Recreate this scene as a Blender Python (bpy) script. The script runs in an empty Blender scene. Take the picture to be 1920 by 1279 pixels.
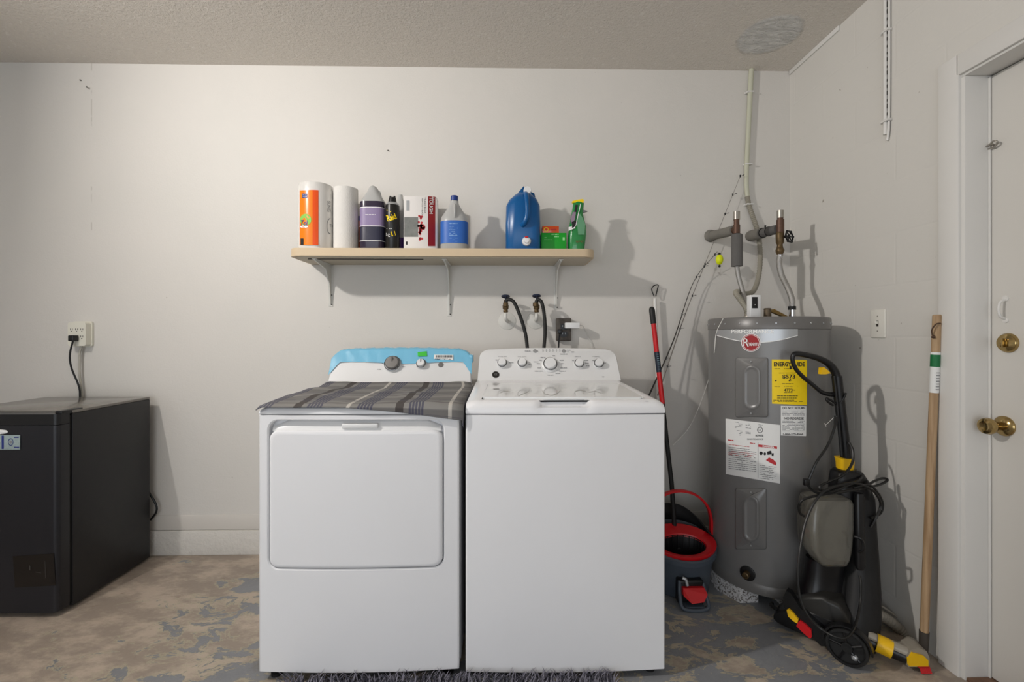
import bpy, bmesh, math, random
from mathutils import Vector, Matrix
random.seed(7)
C = bpy.context.scene.collection
V = Vector
# ---------------------------------------------------------------- camera
CAMY, CAMZ, YAW, FPX, HOR = -2.396, 1.14, math.radians(1.1), 853.33, 628.0
CEIL, XR, XL, YF = 2.545, 1.527, -4.4, -6.0
cd = bpy.data.cameras.new('camera'); cam = bpy.data.objects.new('camera', cd); C.objects.link(cam)
cd.sensor_width = 36; cd.lens = 16.0; cd.shift_y = -(639.5 - HOR) / 1920; cd.clip_start = .05
cam.location = (0, CAMY, CAMZ); cam.rotation_euler = (math.pi / 2, 0, -YAW)
bpy.context.scene.camera = cam
vs = bpy.context.scene.view_settings
vs.view_transform = 'Standard'; vs.look = 'None'; vs.gamma = 1; vs.use_curve_mapping = False; vs.exposure = 0.0
# ---------------------------------------------------------------- light
w = bpy.data.worlds.new('world'); bpy.context.scene.world = w; w.use_nodes = True
w.node_tree.nodes['Background'].inputs[0].default_value = (.80, .88, 1, 1)
w.node_tree.nodes['Background'].inputs[1].default_value = 0.5
def area(name, loc, target, sx, sy, power, col, shape='RECTANGLE'):
    l = bpy.data.lights.new(name, 'AREA'); l.shape = shape; l.size = sx
    if shape in ('RECTANGLE', 'ELLIPSE'): l.size_y = sy
    l.energy = power; l.color = col
    o = bpy.data.objects.new(name, l); C.objects.link(o); o.location = loc
    o.rotation_euler = (V(target) - V(loc)).to_track_quat('-Z', 'Y').to_euler(); return o
area('garage_door_daylight', (-1.3, -5.85, 1.1), (-1.3, 0, 1.15), 4.6, 2.0, 63, (.90, .95, 1))
area('clamp_work_lamp', (-2.1, -1.72, 2.44), (-2.1 + 1, -1.72 + .22, 2.44 - .08), .11, .11, 44, (1, .962, .92), 'DISK')

# ---------------------------------------------------------------- measuring: rays of the measured pixels
FW = V((math.sin(YAW), math.cos(YAW), 0)); RT = V((math.cos(YAW), -math.sin(YAW), 0)); EYE = V((0, CAMY, CAMZ))
def ray(px, py): return FW + RT * ((px - 960) / FPX) + V((0, 0, 1)) * ((HOR - py) / FPX)
def P(px, py, Y): d = ray(px, py); return EYE + d * ((Y - CAMY) / d.y)
def PX(px, py, X): d = ray(px, py); return EYE + d * (X / d.x)
def PZ(px, py, Z): d = ray(px, py); return EYE + d * ((Z - CAMZ) / d.z)
def plane(p0, n, e=0):
    p0 = V(p0); n = V(n).normalized()
    p0 = p0 + n * e
    def f(px, py):
        d = ray(px, py); return EYE + d * ((p0 - EYE).dot(n) / d.dot(n))
    return f
def cylsurf(cx, cy, r, ry=None):
    k = r / (ry or r)
    def f(px, py):
        d = ray(px, py); dx, dy = d.x, d.y * k; ex, ey = EYE.x - cx, (EYE.y - cy) * k
        a = dx*dx + dy*dy; b = 2*(ex*dx + ey*dy); c = ex*ex + ey*ey - r*r
        D = max(b*b - 4*a*c, 0); return EYE + d * ((-b - math.sqrt(D)) / (2*a))
    return f
# ---------------------------------------------------------------- materials
def lin(c): return tuple(((x/255)/12.92 if x/255 <= .04045 else ((x/255+.055)/1.055)**2.4) for x in c)
def mat(name, col, rough=.5, metal=0, bump=0, bscale=60, var=0, vscale=4, spec=.5, trans=0, ior=1.45, alpha=1, coat=0, emit=0):
    m = bpy.data.materials.new(name); m.use_nodes = True; nt = m.node_tree; b = nt.nodes['Principled BSDF']
    c = lin(col)
    b.inputs['Base Color'].default_value = (*c, 1); b.inputs['Roughness'].default_value = rough; b.inputs['Metallic'].default_value = metal
    b.inputs['Specular IOR Level'].default_value = spec; b.inputs['Transmission Weight'].default_value = trans; b.inputs['IOR'].default_value = ior
    b.inputs['Alpha'].default_value = alpha; b.inputs['Coat Weight'].default_value = coat
    tc = nt.nodes.new('ShaderNodeTexCoord')
    if bump:
        n = nt.nodes.new('ShaderNodeTexNoise'); n.inputs['Scale'].default_value = bscale; n.inputs['Detail'].default_value = 4
        bp = nt.nodes.new('ShaderNodeBump'); bp.inputs['Strength'].default_value = bump; bp.inputs['Distance'].default_value = .002
        nt.links.new(tc.outputs['Object'], n.inputs['Vector']); nt.links.new(n.outputs['Fac'], bp.inputs['Height']); nt.links.new(bp.outputs['Normal'], b.inputs['Normal'])
    n2 = nt.nodes.new('ShaderNodeTexNoise'); n2.inputs['Scale'].default_value = vscale; n2.inputs['Detail'].default_value = 5
    mx = nt.nodes.new('ShaderNodeMix'); mx.data_type = 'RGBA'; v = var if var else .03
    mx.inputs[6].default_value = (*[x*(1-v) for x in c], 1); mx.inputs[7].default_value = (*[min(1, x*(1+v)) for x in c], 1)
    nt.links.new(tc.outputs['Object'], n2.inputs['Vector']); nt.links.new(n2.outputs['Fac'], mx.inputs[0]); nt.links.new(mx.outputs[2], b.inputs['Base Color'])
    return m
class NT:
    def __init__(s, m): s.nt = m.node_tree; s.b = s.nt.nodes['Principled BSDF']; s.tc = s.nt.nodes.new('ShaderNodeTexCoord')
    def n(s, t, **k):
        x = s.nt.nodes.new(t)
        for a, v in k.items(): setattr(x, a, v)
        return x
    def l(s, a, b): s.nt.links.new(a, b)
    def noise(s, scale, detail=4, rough=.5, vec=None, dist=0):
        x = s.n('ShaderNodeTexNoise'); x.inputs['Scale'].default_value = scale; x.inputs['Detail'].default_value = detail
        x.inputs['Roughness'].default_value = rough; x.inputs['Distortion'].default_value = dist
        s.l(vec or s.tc.outputs['Object'], x.inputs['Vector']); return x.outputs['Fac']
    def mp(s, scale=(1, 1, 1), rot=(0, 0, 0), loc=(0, 0, 0), src=None):
        x = s.n('ShaderNodeMapping'); x.inputs['Scale'].default_value = scale; x.inputs['Rotation'].default_value = rot; x.inputs['Location'].default_value = loc
        s.l(src or s.tc.outputs['Object'], x.inputs['Vector']); return x.outputs[0]
    def m(s, op, a, b=None, c=None, clamp=False):
        x = s.n('ShaderNodeMath', operation=op); x.use_clamp = clamp
        for i, v in enumerate((a, b, c)):
            if v is None: continue
            if isinstance(v, (int, float)): x.inputs[i].default_value = v
            else: s.l(v, x.inputs[i])
        return x.outputs[0]
    def step(s, a, lo, hi):
        x = s.n('ShaderNodeMapRange'); x.interpolation_type = 'SMOOTHSTEP'
        x.inputs[1].default_value = lo; x.inputs[2].default_value = hi; s.l(a, x.inputs[0]); return x.outputs[0]
    def mix(s, f, a, b):
        x = s.n('ShaderNodeMix', data_type='RGBA')
        if isinstance(f, (int, float)): x.inputs[0].default_value = f
        else: s.l(f, x.inputs[0])
        for i, v in ((6, a), (7, b)):
            if isinstance(v, tuple): x.inputs[i].default_value = (*lin(v), 1)
            else: s.l(v, x.inputs[i])
        return x.outputs[2]
    def xyz(s, src=None):
        x = s.n('ShaderNodeSeparateXYZ'); s.l(src or s.tc.outputs['Object'], x.inputs[0]); return x.outputs
    def bump(s, h, strength=.5, dist=.002):
        x = s.n('ShaderNodeBump'); x.inputs['Strength'].default_value = strength; x.inputs['Distance'].default_value = dist
        s.l(h, x.inputs['Height']); s.l(x.outputs[0], s.b.inputs['Normal'])
    def col(s, c): s.l(c, s.b.inputs['Base Color'])

WALLC = (213, 210, 204)
m_wall = mat('wall_paint', WALLC, .6); g = NT(m_wall)
pat = g.step(g.noise(1.3, 3), .4, .7); c = g.mix(pat, (215, 211, 205), (211, 208, 202))
x, y, z = g.xyz()
# hairline crack and scuffs by the left and a patched smear in the middle
fine = g.noise(3, 6, .6, g.mp((6, 1, 1)))
crack = g.m('COMPARE', x, -2.13, .003); crack = g.m('MULTIPLY', crack, g.step(g.noise(6, 3), .52, .56))
crack = g.m('MULTIPLY', crack, g.step(z, 1.5, 1.7))
speck = g.step(g.noise(26, 2), .765, .79)
c = g.mix(g.m('MULTIPLY', crack, .5), c, (170, 164, 156)); c = g.mix(g.m('MULTIPLY', speck, .35), c, (150, 145, 136))
g.col(c); g.bump(g.m('ADD', g.noise(9, 5), g.m('MULTIPLY', g.noise(120, 3), .25)), .35, .006)
m_block = mat('block_wall_paint', WALLC, .55); g = NT(m_block)
x, y, z = g.xyz()
zz = g.m('DIVIDE', g.m('SUBTRACT', z, 1.132), .203); rowf = g.m('FLOOR', zz); fz = g.m('SUBTRACT', zz, rowf)
dz = g.m('MULTIPLY', g.m('MINIMUM', fz, g.m('SUBTRACT', 1, fz)), .203)
off = g.m('MULTIPLY', g.m('MODULO', g.m('ADD', rowf, 20), 2), .5)
yy = g.m('ADD', g.m('DIVIDE', g.m('ADD', y, .652), .406), g.m('ADD', off, .5)); fy = g.m('FRACT', g.m('ADD', yy, 30))
dy = g.m('MULTIPLY', g.m('MINIMUM', fy, g.m('SUBTRACT', 1, fy)), .406)
d = g.m('MINIMUM', dz, dy); groove = g.step(d, 0, .007)
groove = g.m('MULTIPLY', groove, g.m('ADD', .6, g.m('MULTIPLY', g.noise(7, 2), .4)))
g.bump(g.m('ADD', g.m('MULTIPLY', groove, .25), g.m('MULTIPLY', g.noise(40, 6, .6), .35)), .5, .005)
g.col(g.mix(g.step(g.noise(30, 2), .75, .8), WALLC, (165, 158, 148)))
m_ceil = mat('popcorn_ceiling', (176, 165, 150), .9); g = NT(m_ceil)
x, y, z = g.xyz()
pc = P(1442, 68, 0)
pcx, pcy = PZ(1442, 68, CEIL).x, PZ(1442, 68, CEIL).y
ex = g.m('DIVIDE', g.m('SUBTRACT', x, pcx), .135); ey = g.m('DIVIDE', g.m('SUBTRACT', y, pcy), .135)
rr = g.m('ADD', g.m('POWER', g.m('ABSOLUTE', ex), 2), g.m('POWER', g.m('ABSOLUTE', ey), 2))
rr = g.m('ADD', rr, g.m('MULTIPLY', g.noise(12, 3), .5)); pm = g.m('SUBTRACT', 1, g.step(rr, 1.05, 1.45))
pop = g.m('POWER', g.noise(85, 3, .7), 1.6); swirl = g.m('MULTIPLY', g.noise(16, 4, .55, g.mp((1, 2.6, 1), (0, 0, .35)), 1.8), 4.5)
h = g.m('ADD', g.m('MULTIPLY', pop, g.m('SUBTRACT', 1, pm)), g.m('MULTIPLY', swirl, pm))
g.bump(h, .85, .012)
dots = g.step(g.noise(60, 2), .62, .72)
g.col(g.mix(pm, g.mix(g.m('MULTIPLY', dots, .7), (230, 223, 214), (243, 238, 231)), (241, 239, 235)))
m_floor = mat('chipped_painted_concrete', (150, 135, 115), .42); g = NT(m_floor)
v1 = g.mp((1, 1.7, 1), (0, 0, .5))
big = g.noise(1.5, 3, .5, v1); med = g.noise(6.5, 10, .72, v1, .5)
x, y, z = g.xyz()
uu = g.m('SUBTRACT', x, g.m('MULTIPLY', y, .45))
lean = g.m('MULTIPLY', g.step(uu, -1.3, -.8), g.m('SUBTRACT', 1, g.step(g.m('SUBTRACT', x, g.m('MULTIPLY', y, .5)), 1.42, 1.8)))
k = g.m('ADD', g.m('SUBTRACT', g.m('ADD', g.m('MULTIPLY', big, .55), g.m('MULTIPLY', med, 1.1)), .175), g.m('MULTIPLY', lean, .19))
paint = g.step(k, .80, .812)
under = g.mix(g.step(g.noise(5, 7, .7, v1), .42, .62), (152, 140, 128), (184, 170, 155))
under = g.mix(g.step(g.noise(9, 8, .75, g.mp((1, 2.6, 1), (0, 0, .6))), .6, .72), under, (126, 108, 90))
edge = g.step(k, .745, .79); under = g.mix(g.m('MULTIPLY', edge, .75), under, (178, 170, 148))
grey = g.mix(g.noise(7, 6), (118, 121, 127), (142, 144, 147))
colr = g.mix(paint, under, grey)
colr = g.mix(g.m('MULTIPLY', g.step(g.noise(2.6, 8, .7, g.mp((1, 1, 1), (0, 0, 0), (4, 2, 0))), .6, .74), .6), colr, (92, 78, 60))
g.col(colr); g.bump(g.m('ADD', g.m('MULTIPLY', paint, .5), g.m('MULTIPLY', g.noise(30, 7, .7), .9)), .6, .004)
rg = g.m('ADD', .5, g.m('MULTIPLY', paint, -.12)); g.l(rg, g.b.inputs['Roughness'])
m_curb = mat('rough_painted_curb', (212, 208, 200), .7, bump=1, bscale=25, var=.05); g = NT(m_curb)
x, y, z = g.xyz()
g.col(g.mix(g.m('MULTIPLY', g.step(g.noise(22, 7, .7), .6, .68), g.m('SUBTRACT', 1, g.step(z, -.04, .03))), (214, 210, 203), (140, 122, 102)))
g.bump(g.noise(22, 7, .65), .8, .01)
m_band = mat('painted_band', (211, 206, 199), .6, bump=.3, bscale=12)
m_trim = mat('white_trim_paint', (220, 218, 214), .35)
m_door = mat('door_white_paint', (216, 213, 207), .4)
m_white = mat('white_enamel', (236, 236, 238), .22, spec=.5)
m_white2 = mat('white_plastic', (228, 228, 228), .32)
m_seam = mat('dark_seam', (26, 26, 28), .7)
m_gap = mat('shadow_gap_black', (14, 14, 15), .8)
m_black = mat('black_plastic', (18, 18, 20), .32)
m_matte = mat('matte_black_plastic', (25, 25, 26), .55)
m_rubber = mat('black_rubber', (24, 24, 24), .6)
m_fridge = mat('black_fridge_side', (30, 30, 32), .38, bump=.15, bscale=350, var=.15, vscale=3)
m_fdoor = mat('black_fridge_door', (27, 27, 32), .33, var=.15, vscale=5)
m_ftop = mat('fridge_top_laminate', (112, 108, 102), .16, spec=.9)  # lighter grey puts the wall's reflection into the top's colour
m_chrome = mat('chrome', (205, 205, 208), .14, 1)
m_dkchrome = mat('dark_chrome', (120, 120, 122), .2, .9)
m_steel = mat('braided_steel', (170, 168, 165), .35, .9, bump=1, bscale=400)
m_brass = mat('polished_brass', (172, 148, 100), .18, 1)
m_oldbrass = mat('aged_brass', (96, 78, 52), .45, .6, bump=.5, bscale=80, var=.3, vscale=40)
m_copper = mat('tarnished_copper', (98, 74, 62), .5, .6, var=.35, vscale=40)
m_solder = mat('solder_grey', (165, 160, 152), .35, .8, var=.2, vscale=60)
m_foam = mat('grey_foam', (96, 94, 92), .85, bump=.3, bscale=200)
m_foam2 = mat('dusty_grey_foam', (120, 117, 110), .85, bump=.4, bscale=120, var=.12, vscale=20)
m_cond = mat('painted_conduit', (196, 196, 176), .5)
m_cond2 = mat('bare_conduit', (150, 145, 132), .5, bump=.3, bscale=80, var=.15, vscale=25)
m_heater = mat('grey_heater_enamel', (122, 121, 120), .3, .15, spec=.5)
m_heatcap = mat('heater_cap_grey', (112, 110, 108), .33, .1)
m_silver = mat('silver_band', (176, 178, 180), .3, .5)
m_red = mat('red_plastic', (196, 22, 30), .35)
m_red2 = mat('dark_red', (160, 30, 36), .4)
m_yel = mat('yellow_plastic', (240, 190, 20), .4)
m_ylab = mat('yellow_label', (250, 215, 10), .5)
m_paper = mat('white_label_paper', (232, 232, 230), .5)
m_ink = mat('black_ink', (28, 26, 28), .6)
m_inkg = mat('grey_ink', (128, 128, 130), .6)
m_inkr = mat('red_ink', (190, 50, 56), .6)
m_inkw = mat('white_ink', (244, 244, 242), .5)
m_shelf = mat('shelf_edge_laminate', (208, 187, 156), .5, var=.05, vscale=6)
m_shelfb = mat('shelf_underside', (196, 186, 168), .6, var=.05)
m_brk = mat('bracket_white_paint', (214, 212, 206), .4)
m_orange = mat('orange_wrapper', (244, 132, 20), .25, coat=.5)
m_orange2 = mat('deep_orange_wrapper', (238, 84, 18), .25, coat=.5)
m_lime = mat('lime_print', (120, 190, 40), .4)
m_navy = mat('navy_print', (30, 44, 120), .4)
m_towel = mat('paper_towel', (222, 219, 214), .9, bump=.7, bscale=160)
m_wrap = mat('clear_wrap_over_paper', (220, 217, 212), .25, coat=.6, bump=.6, bscale=30)
m_cloudy = mat('cloudy_plastic', (208, 208, 206), .3, trans=.35)
m_purpleliq = mat('dark_purple_liquid', (50, 42, 60), .2)
m_lilac = mat('lilac_label', (138, 122, 160), .45)
m_navyblk = mat('near_black_label', (36, 36, 58), .4)
m_cardbox = mat('white_carton', (236, 232, 228), .5)
m_blue = mat('blue_label', (44, 100, 184), .45)
m_bluecap = mat('dark_blue_cap', (24, 54, 128), .4)
m_jug = mat('blue_jug_plastic', (4, 86, 146), .3, var=.06)
m_green = mat('green_carton', (20, 160, 40), .5)
m_dgreen = mat('green_spray_wrap', (24, 130, 60), .22, coat=.6, bump=.4, bscale=40)
m_lgreen = mat('milky_green_plastic', (110, 170, 130), .3, trans=.2)
m_mauve = mat('mauve_print', (150, 130, 150), .4)
m_bluefilm = mat('blue_protective_film', (120, 190, 222), .2, coat=.6, bump=.4, bscale=25)
m_gsticker = mat('green_sticker', (60, 190, 60), .5)
m_knobg = mat('grey_knob_face', (128, 126, 124), .35, .5)
m_bucket = mat('slate_grey_plastic', (70, 78, 88), .45)
m_wood = mat('bare_wood', (190, 150, 106), .6)
g = NT(m_wood); gr = g.noise(6, 8, .6, g.mp((14, 14, .7))); g.col(g.mix(g.step(gr, .35, .7), (178, 150, 116), (146, 116, 84)))
m_concrete = mat('white_speckled_concrete', (190, 188, 186), .9); g = NT(m_concrete)
g.col(g.mix(g.step(g.noise(130, 4, .7), .5, .6), (206, 204, 204), (92, 84, 76))); g.bump(g.noise(130, 4, .7), .8, .004)
m_rug = mat('grey_purple_shag', (122, 120, 132), .95, var=.35, vscale=90)
m_tank = mat('smoky_clear_tank', (186, 183, 172), .12, trans=.8, alpha=1)
m_smoke = mat('smoky_dark_cover', (48, 47, 45), .4, trans=.15)
m_clear = mat('clear_ribbed_hose', (178, 170, 156), .3, trans=.3)
m_neon = mat('neon_yellow_foam', (225, 235, 10), .5)
m_switch = mat('switch_plate_ivory', (226, 223, 214), .4)
m_outl = mat('ivory_outlet_plastic', (224, 221, 208), .4)
m_slot = mat('slot_dark', (60, 56, 52), .6)
m_darkbox = mat('dusty_dark_outlet', (82, 76, 70), .55, .3, bump=.5, bscale=60, var=.3, vscale=50)
m_string = mat('white_string', (238, 236, 230), .8)
m_note = mat('banknote_print', (150, 165, 165), .6, var=.25, vscale=120)
m_pole = mat('white_pole', (226, 224, 220), .4)
m_lid = mat('washer_lid_white', (224, 224, 222), .13, coat=.5)
# plaid
m_plaid = mat('grey_plaid_cloth', (110, 108, 104), .9); g = NT(m_plaid)
uv = g.xyz(g.tc.outputs['UV']); U, Wv = uv[0], uv[1]
def stripe(src, period, off, hw):
    f = g.m('FRACT', g.m('ADD', g.m('DIVIDE', src, period), 10 + off)); return g.m('COMPARE', f, .5, hw / period)
base = (132, 130, 127)
c = g.mix(0, base, base)
c = g.mix(g.m('MULTIPLY', stripe(Wv, .16, .25, .030), .6), c, (98, 96, 96))
c = g.mix(g.m('MULTIPLY', stripe(Wv, .16, .75, .010), .5), c, (84, 82, 84))
c = g.mix(g.m('MULTIPLY', stripe(U, .33, .08, .013), .85), c, (60, 54, 52))
c = g.mix(g.m('MULTIPLY', stripe(U, .33, .58, .006), .7), c, (205, 200, 192))
for k_ in (-2, -1, 0, 1, 2):
    c = g.mix(g.m('MULTIPLY', stripe(U, .165, .33 + k_ * .062, .0035), .75), c, (58, 60, 84))
    c = g.mix(g.m('MULTIPLY', stripe(Wv, .16, .5 + k_ * .05, .0022), .5), c, (62, 62, 78))
g.col(c); g.bump(g.noise(500, 2), .4, .001)

# ---------------------------------------------------------------- mesh helpers
def catmull(pts, n=6, closed=False):
    pts = [V(p) for p in pts]
    if len(pts) < 3: return pts
    out = []; N = len(pts); rng = N if closed else N - 1
    for i in range(rng):
        p1, p2 = pts[i], pts[(i+1) % N]
        p0 = pts[(i-1) % N] if (closed or i > 0) else p1 * 2 - p2
        p3 = pts[(i+2) % N] if (closed or i < N-2) else p2 * 2 - p1
        for j in range(n):
            t = j / n
            out.append(.5*((2*p1)+(p2-p0)*t+(2*p0-5*p1+4*p2-p3)*t*t+(3*p1-p0-3*p2+p3)*t**3))
    if not closed: out.append(pts[-1])
    return out
def rrect(x0, x1, z0, z1, r, n=6):
    rs = r if isinstance(r, (tuple, list)) else (r,)*4    # BL BR TR TL
    o = []
    for (cx, cz, a0, rr) in ((x0+rs[0], z0+rs[0], 180, rs[0]), (x1-rs[1], z0+rs[1], 270, rs[1]), (x1-rs[2], z1-rs[2], 0, rs[2]), (x0+rs[3], z1-rs[3], 90, rs[3])):
        for i in range(n+1):
            a = math.radians(a0 + 90*i/n); o.append((cx + rr*math.cos(a), cz + rr*math.sin(a)))
    return o
class MB:
    def __init__(s): s.bm = bmesh.new(); s.mi = 0; s.uv = None
    def mark(s, faces):
        for f in faces: f.material_index = s.mi
    def box(s, a, b, bev=0, seg=2, M=None):
        a = V(a); b = V(b); c = (a+b)/2; d = b-a
        r = bmesh.ops.create_cube(s.bm, size=1)['verts']
        for v in r: v.co = V((v.co.x*abs(d.x), v.co.y*abs(d.y), v.co.z*abs(d.z)))
        es = list({e for v in r for e in v.link_edges}); fs = {f for v in r for f in v.link_faces}
        if bev:
            q = bmesh.ops.bevel(s.bm, geom=es, offset=bev, segments=seg, affect='EDGES', profile=.5)
            fs = {f for f in list(fs) + q['faces'] if f.is_valid}
        vs_ = {v for f in fs for v in f.verts}
        for v in vs_: v.co = (M @ v.co if M else v.co) + c
        s.mark(fs); return vs_
    def loops(s, rings, cap0=True, cap1=True, closed=True):
        R = [[s.bm.verts.new(V(p)) for p in r] for r in rings]; fs = []
        for A, B in zip(R, R[1:]):
            n = len(A)
            for i in range(n if closed else n-1):
                j = (i+1) % n
                try: fs.append(s.bm.faces.new((A[i], A[j], B[j], B[i])))
                except ValueError: pass
        if cap0: fs.append(s.bm.faces.new(R[0][::-1]))
        if cap1: fs.append(s.bm.faces.new(R[-1]))
        s.mark(fs); return R
    def tube(s, pts, r, seg=10, n=6, closed=False, smooth=True, cap=True):
        q = catmull(pts, n, closed) if smooth else [V(p) for p in pts]
        rs = r if isinstance(r, (list, tuple)) else [r]*len(q)
        if isinstance(r, (list, tuple)) and len(r) != len(q):
            rs = []
            for i in range(len(q)):
                t = i/(len(q)-1)*(len(r)-1); a = int(min(t, len(r)-2)); rs.append(r[a]+(r[a+1]-r[a])*(t-a))
        N = len(q); rings = []; up = None
        for i, p in enumerate(q):
            if closed: t = q[(i+1) % N]-q[i-1]
            else: t = q[min(i+1, N-1)]-q[max(i-1, 0)]
            t.normalize()
            if up is None:
                up = t.cross(V((0, 0, 1)));
                if up.length < .1: up = t.cross(V((0, 1, 0)))
                up.normalize()
            up = (up - t*up.dot(t)).normalized(); w_ = t.cross(up)
            rings.append([p + (up*math.cos(2*math.pi*k/seg)+w_*math.sin(2*math.pi*k/seg))*rs[i] for k in range(seg)])
        if closed: rings.append(rings[0])
        s.loops(rings, cap and not closed, cap and not closed)
    def cyl(s, a, b, r, r2=None, seg=24): s.tube([a, b], [r, r if r2 is None else r2], seg=seg, smooth=False)
    def lathe(s, c, prof, axis=(0, 0, 1), seg=32, sx=1, cap=True, twist=None):
        c = V(c); q = V(axis).normalized().to_track_quat('Z', 'Y') if V(axis).normalized() != V((0, 0, 1)) else None
        rings = []
        for (r, z) in prof:
            ring = []
            for k in range(seg):
                a = 2*math.pi*k/seg; p = V((r*math.cos(a)*sx, r*math.sin(a), z)); ring.append(c + (q @ p if q else p))
            rings.append(ring)
        s.loops(rings, cap, cap)
    def loft(s, secs, seg=32, cap=True, rot=0):
        rings = []
        for (cx, cy, cz, rx, ry, n) in secs:
            ring = []
            for k in range(seg):
                a = 2*math.pi*k/seg; ca, sa = math.cos(a), math.sin(a)
                px = rx*math.copysign(abs(ca)**(2/n), ca); py = ry*math.copysign(abs(sa)**(2/n), sa)
                ring.append(V((cx + px*math.cos(rot)-py*math.sin(rot), cy + px*math.sin(rot)+py*math.cos(rot), cz)))
            rings.append(ring)
        s.loops(rings, cap, cap)
    def prism(s, pts, vec, bev=0, seg=2):
        vec = V(vec)
        before = set(s.bm.faces)
        s.loops([[V(p) for p in pts], [V(p)+vec for p in pts]])
        if bev:
            es = list({e for f in s.bm.faces if f not in before for e in f.edges if e.calc_length() and len(e.link_faces) == 2 and e.calc_face_angle(0) > .5})
            bmesh.ops.bevel(s.bm, geom=es, offset=bev, segments=seg, affect='EDGES', profile=.5)
        s.mark([f for f in s.bm.faces if f not in before])
    def ball(s, c, r, sc=(1, 1, 1), seg=20):
        q = bmesh.ops.create_uvsphere(s.bm, u_segments=seg, v_segments=max(6, seg//2), radius=r)['verts']
        for v in q: v.co = V((v.co.x*sc[0], v.co.y*sc[1], v.co.z*sc[2])) + V(c)
        s.mark({f for v in q for f in v.link_faces})
    def torus(s, c, R, r, axis=(0, 0, 1), seg=32, s2=10):
        q = V(axis).to_track_quat('Z', 'Y')
        s.tube([V(c)+q @ V((R*math.cos(2*math.pi*k/seg), R*math.sin(2*math.pi*k/seg), 0)) for k in range(seg)], r, seg=s2, closed=True, smooth=False)
    def grid(s, fn, nu, nv, uvfn=None, two=False):
        g_ = [[s.bm.verts.new(fn(i/nu, j/nv)) for i in range(nu+1)] for j in range(nv+1)]; fs = []
        lay = s.bm.loops.layers.uv.verify() if uvfn else None
        for j in range(nv):
            for i in range(nu):
                f = s.bm.faces.new((g_[j][i], g_[j][i+1], g_[j+1][i+1], g_[j+1][i])); fs.append(f)
                if lay:
                    for lp_, (a, b) in zip(f.loops, ((i, j), (i+1, j), (i+1, j+1), (i, j+1))): lp_[lay].uv = uvfn(a/nu, b/nv)
        s.mark(fs)
    # --- marks laid on a measured surface
    def patch(s, fn, q, nu=1, nv=1):
        TL, TR, BR, BL = q
        def f(u, v):
            a = (TL[0]+(TR[0]-TL[0])*u, TL[1]+(TR[1]-TL[1])*u); b = (BL[0]+(BR[0]-BL[0])*u, BL[1]+(BR[1]-BL[1])*u)
            return fn(b[0]+(a[0]-b[0])*v, b[1]+(a[1]-b[1])*v)
        s.grid(f, nu, nv)
    def rect(s, fn, x0, y0, x1, y1, nu=1, nv=1): s.patch(fn, ((x0, y0), (x1, y0), (x1, y1), (x0, y1)), nu, nv)
    def disc(s, fn, cx, cy, rx, ry, seg=28, a0=0, a1=360, rin=0):
        vs_ = []
        n = seg
        A = [s.bm.verts.new(fn(cx+rx*math.cos(math.radians(a0+(a1-a0)*k/n)), cy+ry*math.sin(math.radians(a0+(a1-a0)*k/n)))) for k in range(n + (0 if a1-a0 >= 360 else 1))]
        if rin:
            B = [s.bm.verts.new(fn(cx+rx*rin*math.cos(math.radians(a0+(a1-a0)*k/n)), cy+ry*rin*math.sin(math.radians(a0+(a1-a0)*k/n)))) for k in range(len(A))]
            m_ = len(A); fs = [s.bm.faces.new((A[i], B[i], B[(i+1) % m_], A[(i+1) % m_])) for i in range(m_ if a1-a0 >= 360 else m_-1)]
        else: fs = [s.bm.faces.new(A[::-1])]
        s.mark(fs)
    def poly(s, fn, pts): s.mark([s.bm.faces.new([s.bm.verts.new(fn(*p)) for p in pts][::-1])])
    def text(s, fn, txt, x, y, h, width=None, rot=0, shear=0, bold=0, align='C', skx=0):
        vs_, fs_ = glyphs(txt, bold)
        x0 = min(v[0] for v in vs_); x1 = max(v[0] for v in vs_); k = h/.70
        kx = (width/(x1-x0)) if width else k
        ca, sa = math.cos(math.radians(rot)), math.sin(math.radians(rot)); o = []
        ax = (x0+x1)/2 if align == 'C' else x0
        for (a, b) in vs_:
            dx = (a-ax)*kx + b*k*shear; dy = -(b-.35)*k + skx*(a-ax)*kx
            o.append(s.bm.verts.new(fn(x+dx*ca-dy*sa, y+dx*sa+dy*ca)))
        F = []
        for f in fs_:
            try: F.append(s.bm.faces.new([o[i] for i in f]))
            except ValueError: pass
        s.mark(F)
    def dashes(s, fn, x0, y0, x1, n, pitch, h, skew=0, dens=.85, seed=1):
        r = random.Random(seed)
        for i in range(n):
            x = x0; yb = y0+i*pitch; xe = x1-(r.random()*.25*(x1-x0) if r.random() < .3 else 0)
            while x < xe:
                L = 2+r.random()*5; e = min(x+L, xe)
                if r.random() < dens:
                    a = yb+skew*(x-x0); b = yb+skew*(e-x0); s.patch(fn, ((x, a), (e, b), (e, b+h), (x, a+h)))
                x = e+.8
    def done(s, name, mats, parent=None, angle=40, label=None, solid=0, subsurf=0):
        me = bpy.data.meshes.new(name)
        bmesh.ops.remove_doubles(s.bm, verts=s.bm.verts, dist=1e-6)
        bmesh.ops.recalc_face_normals(s.bm, faces=[f for f in s.bm.faces])
        org = origin_of(parent)
        root_org = None
        if parent is None:
            cs = [v.co for v in s.bm.verts]; root_org = V(((min(c.x for c in cs)+max(c.x for c in cs))/2, (min(c.y for c in cs)+max(c.y for c in cs))/2, min(c.z for c in cs))); org = root_org
        for v in s.bm.verts: v.co -= org
        s.bm.to_mesh(me); s.bm.free()
        for m in (mats if isinstance(mats, (list, tuple)) else [mats]): me.materials.append(m)
        me.shade_smooth()
        if angle < 180: me.set_sharp_from_angle(angle=math.radians(angle))
        o = bpy.data.objects.new(name, me); C.objects.link(o)
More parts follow.
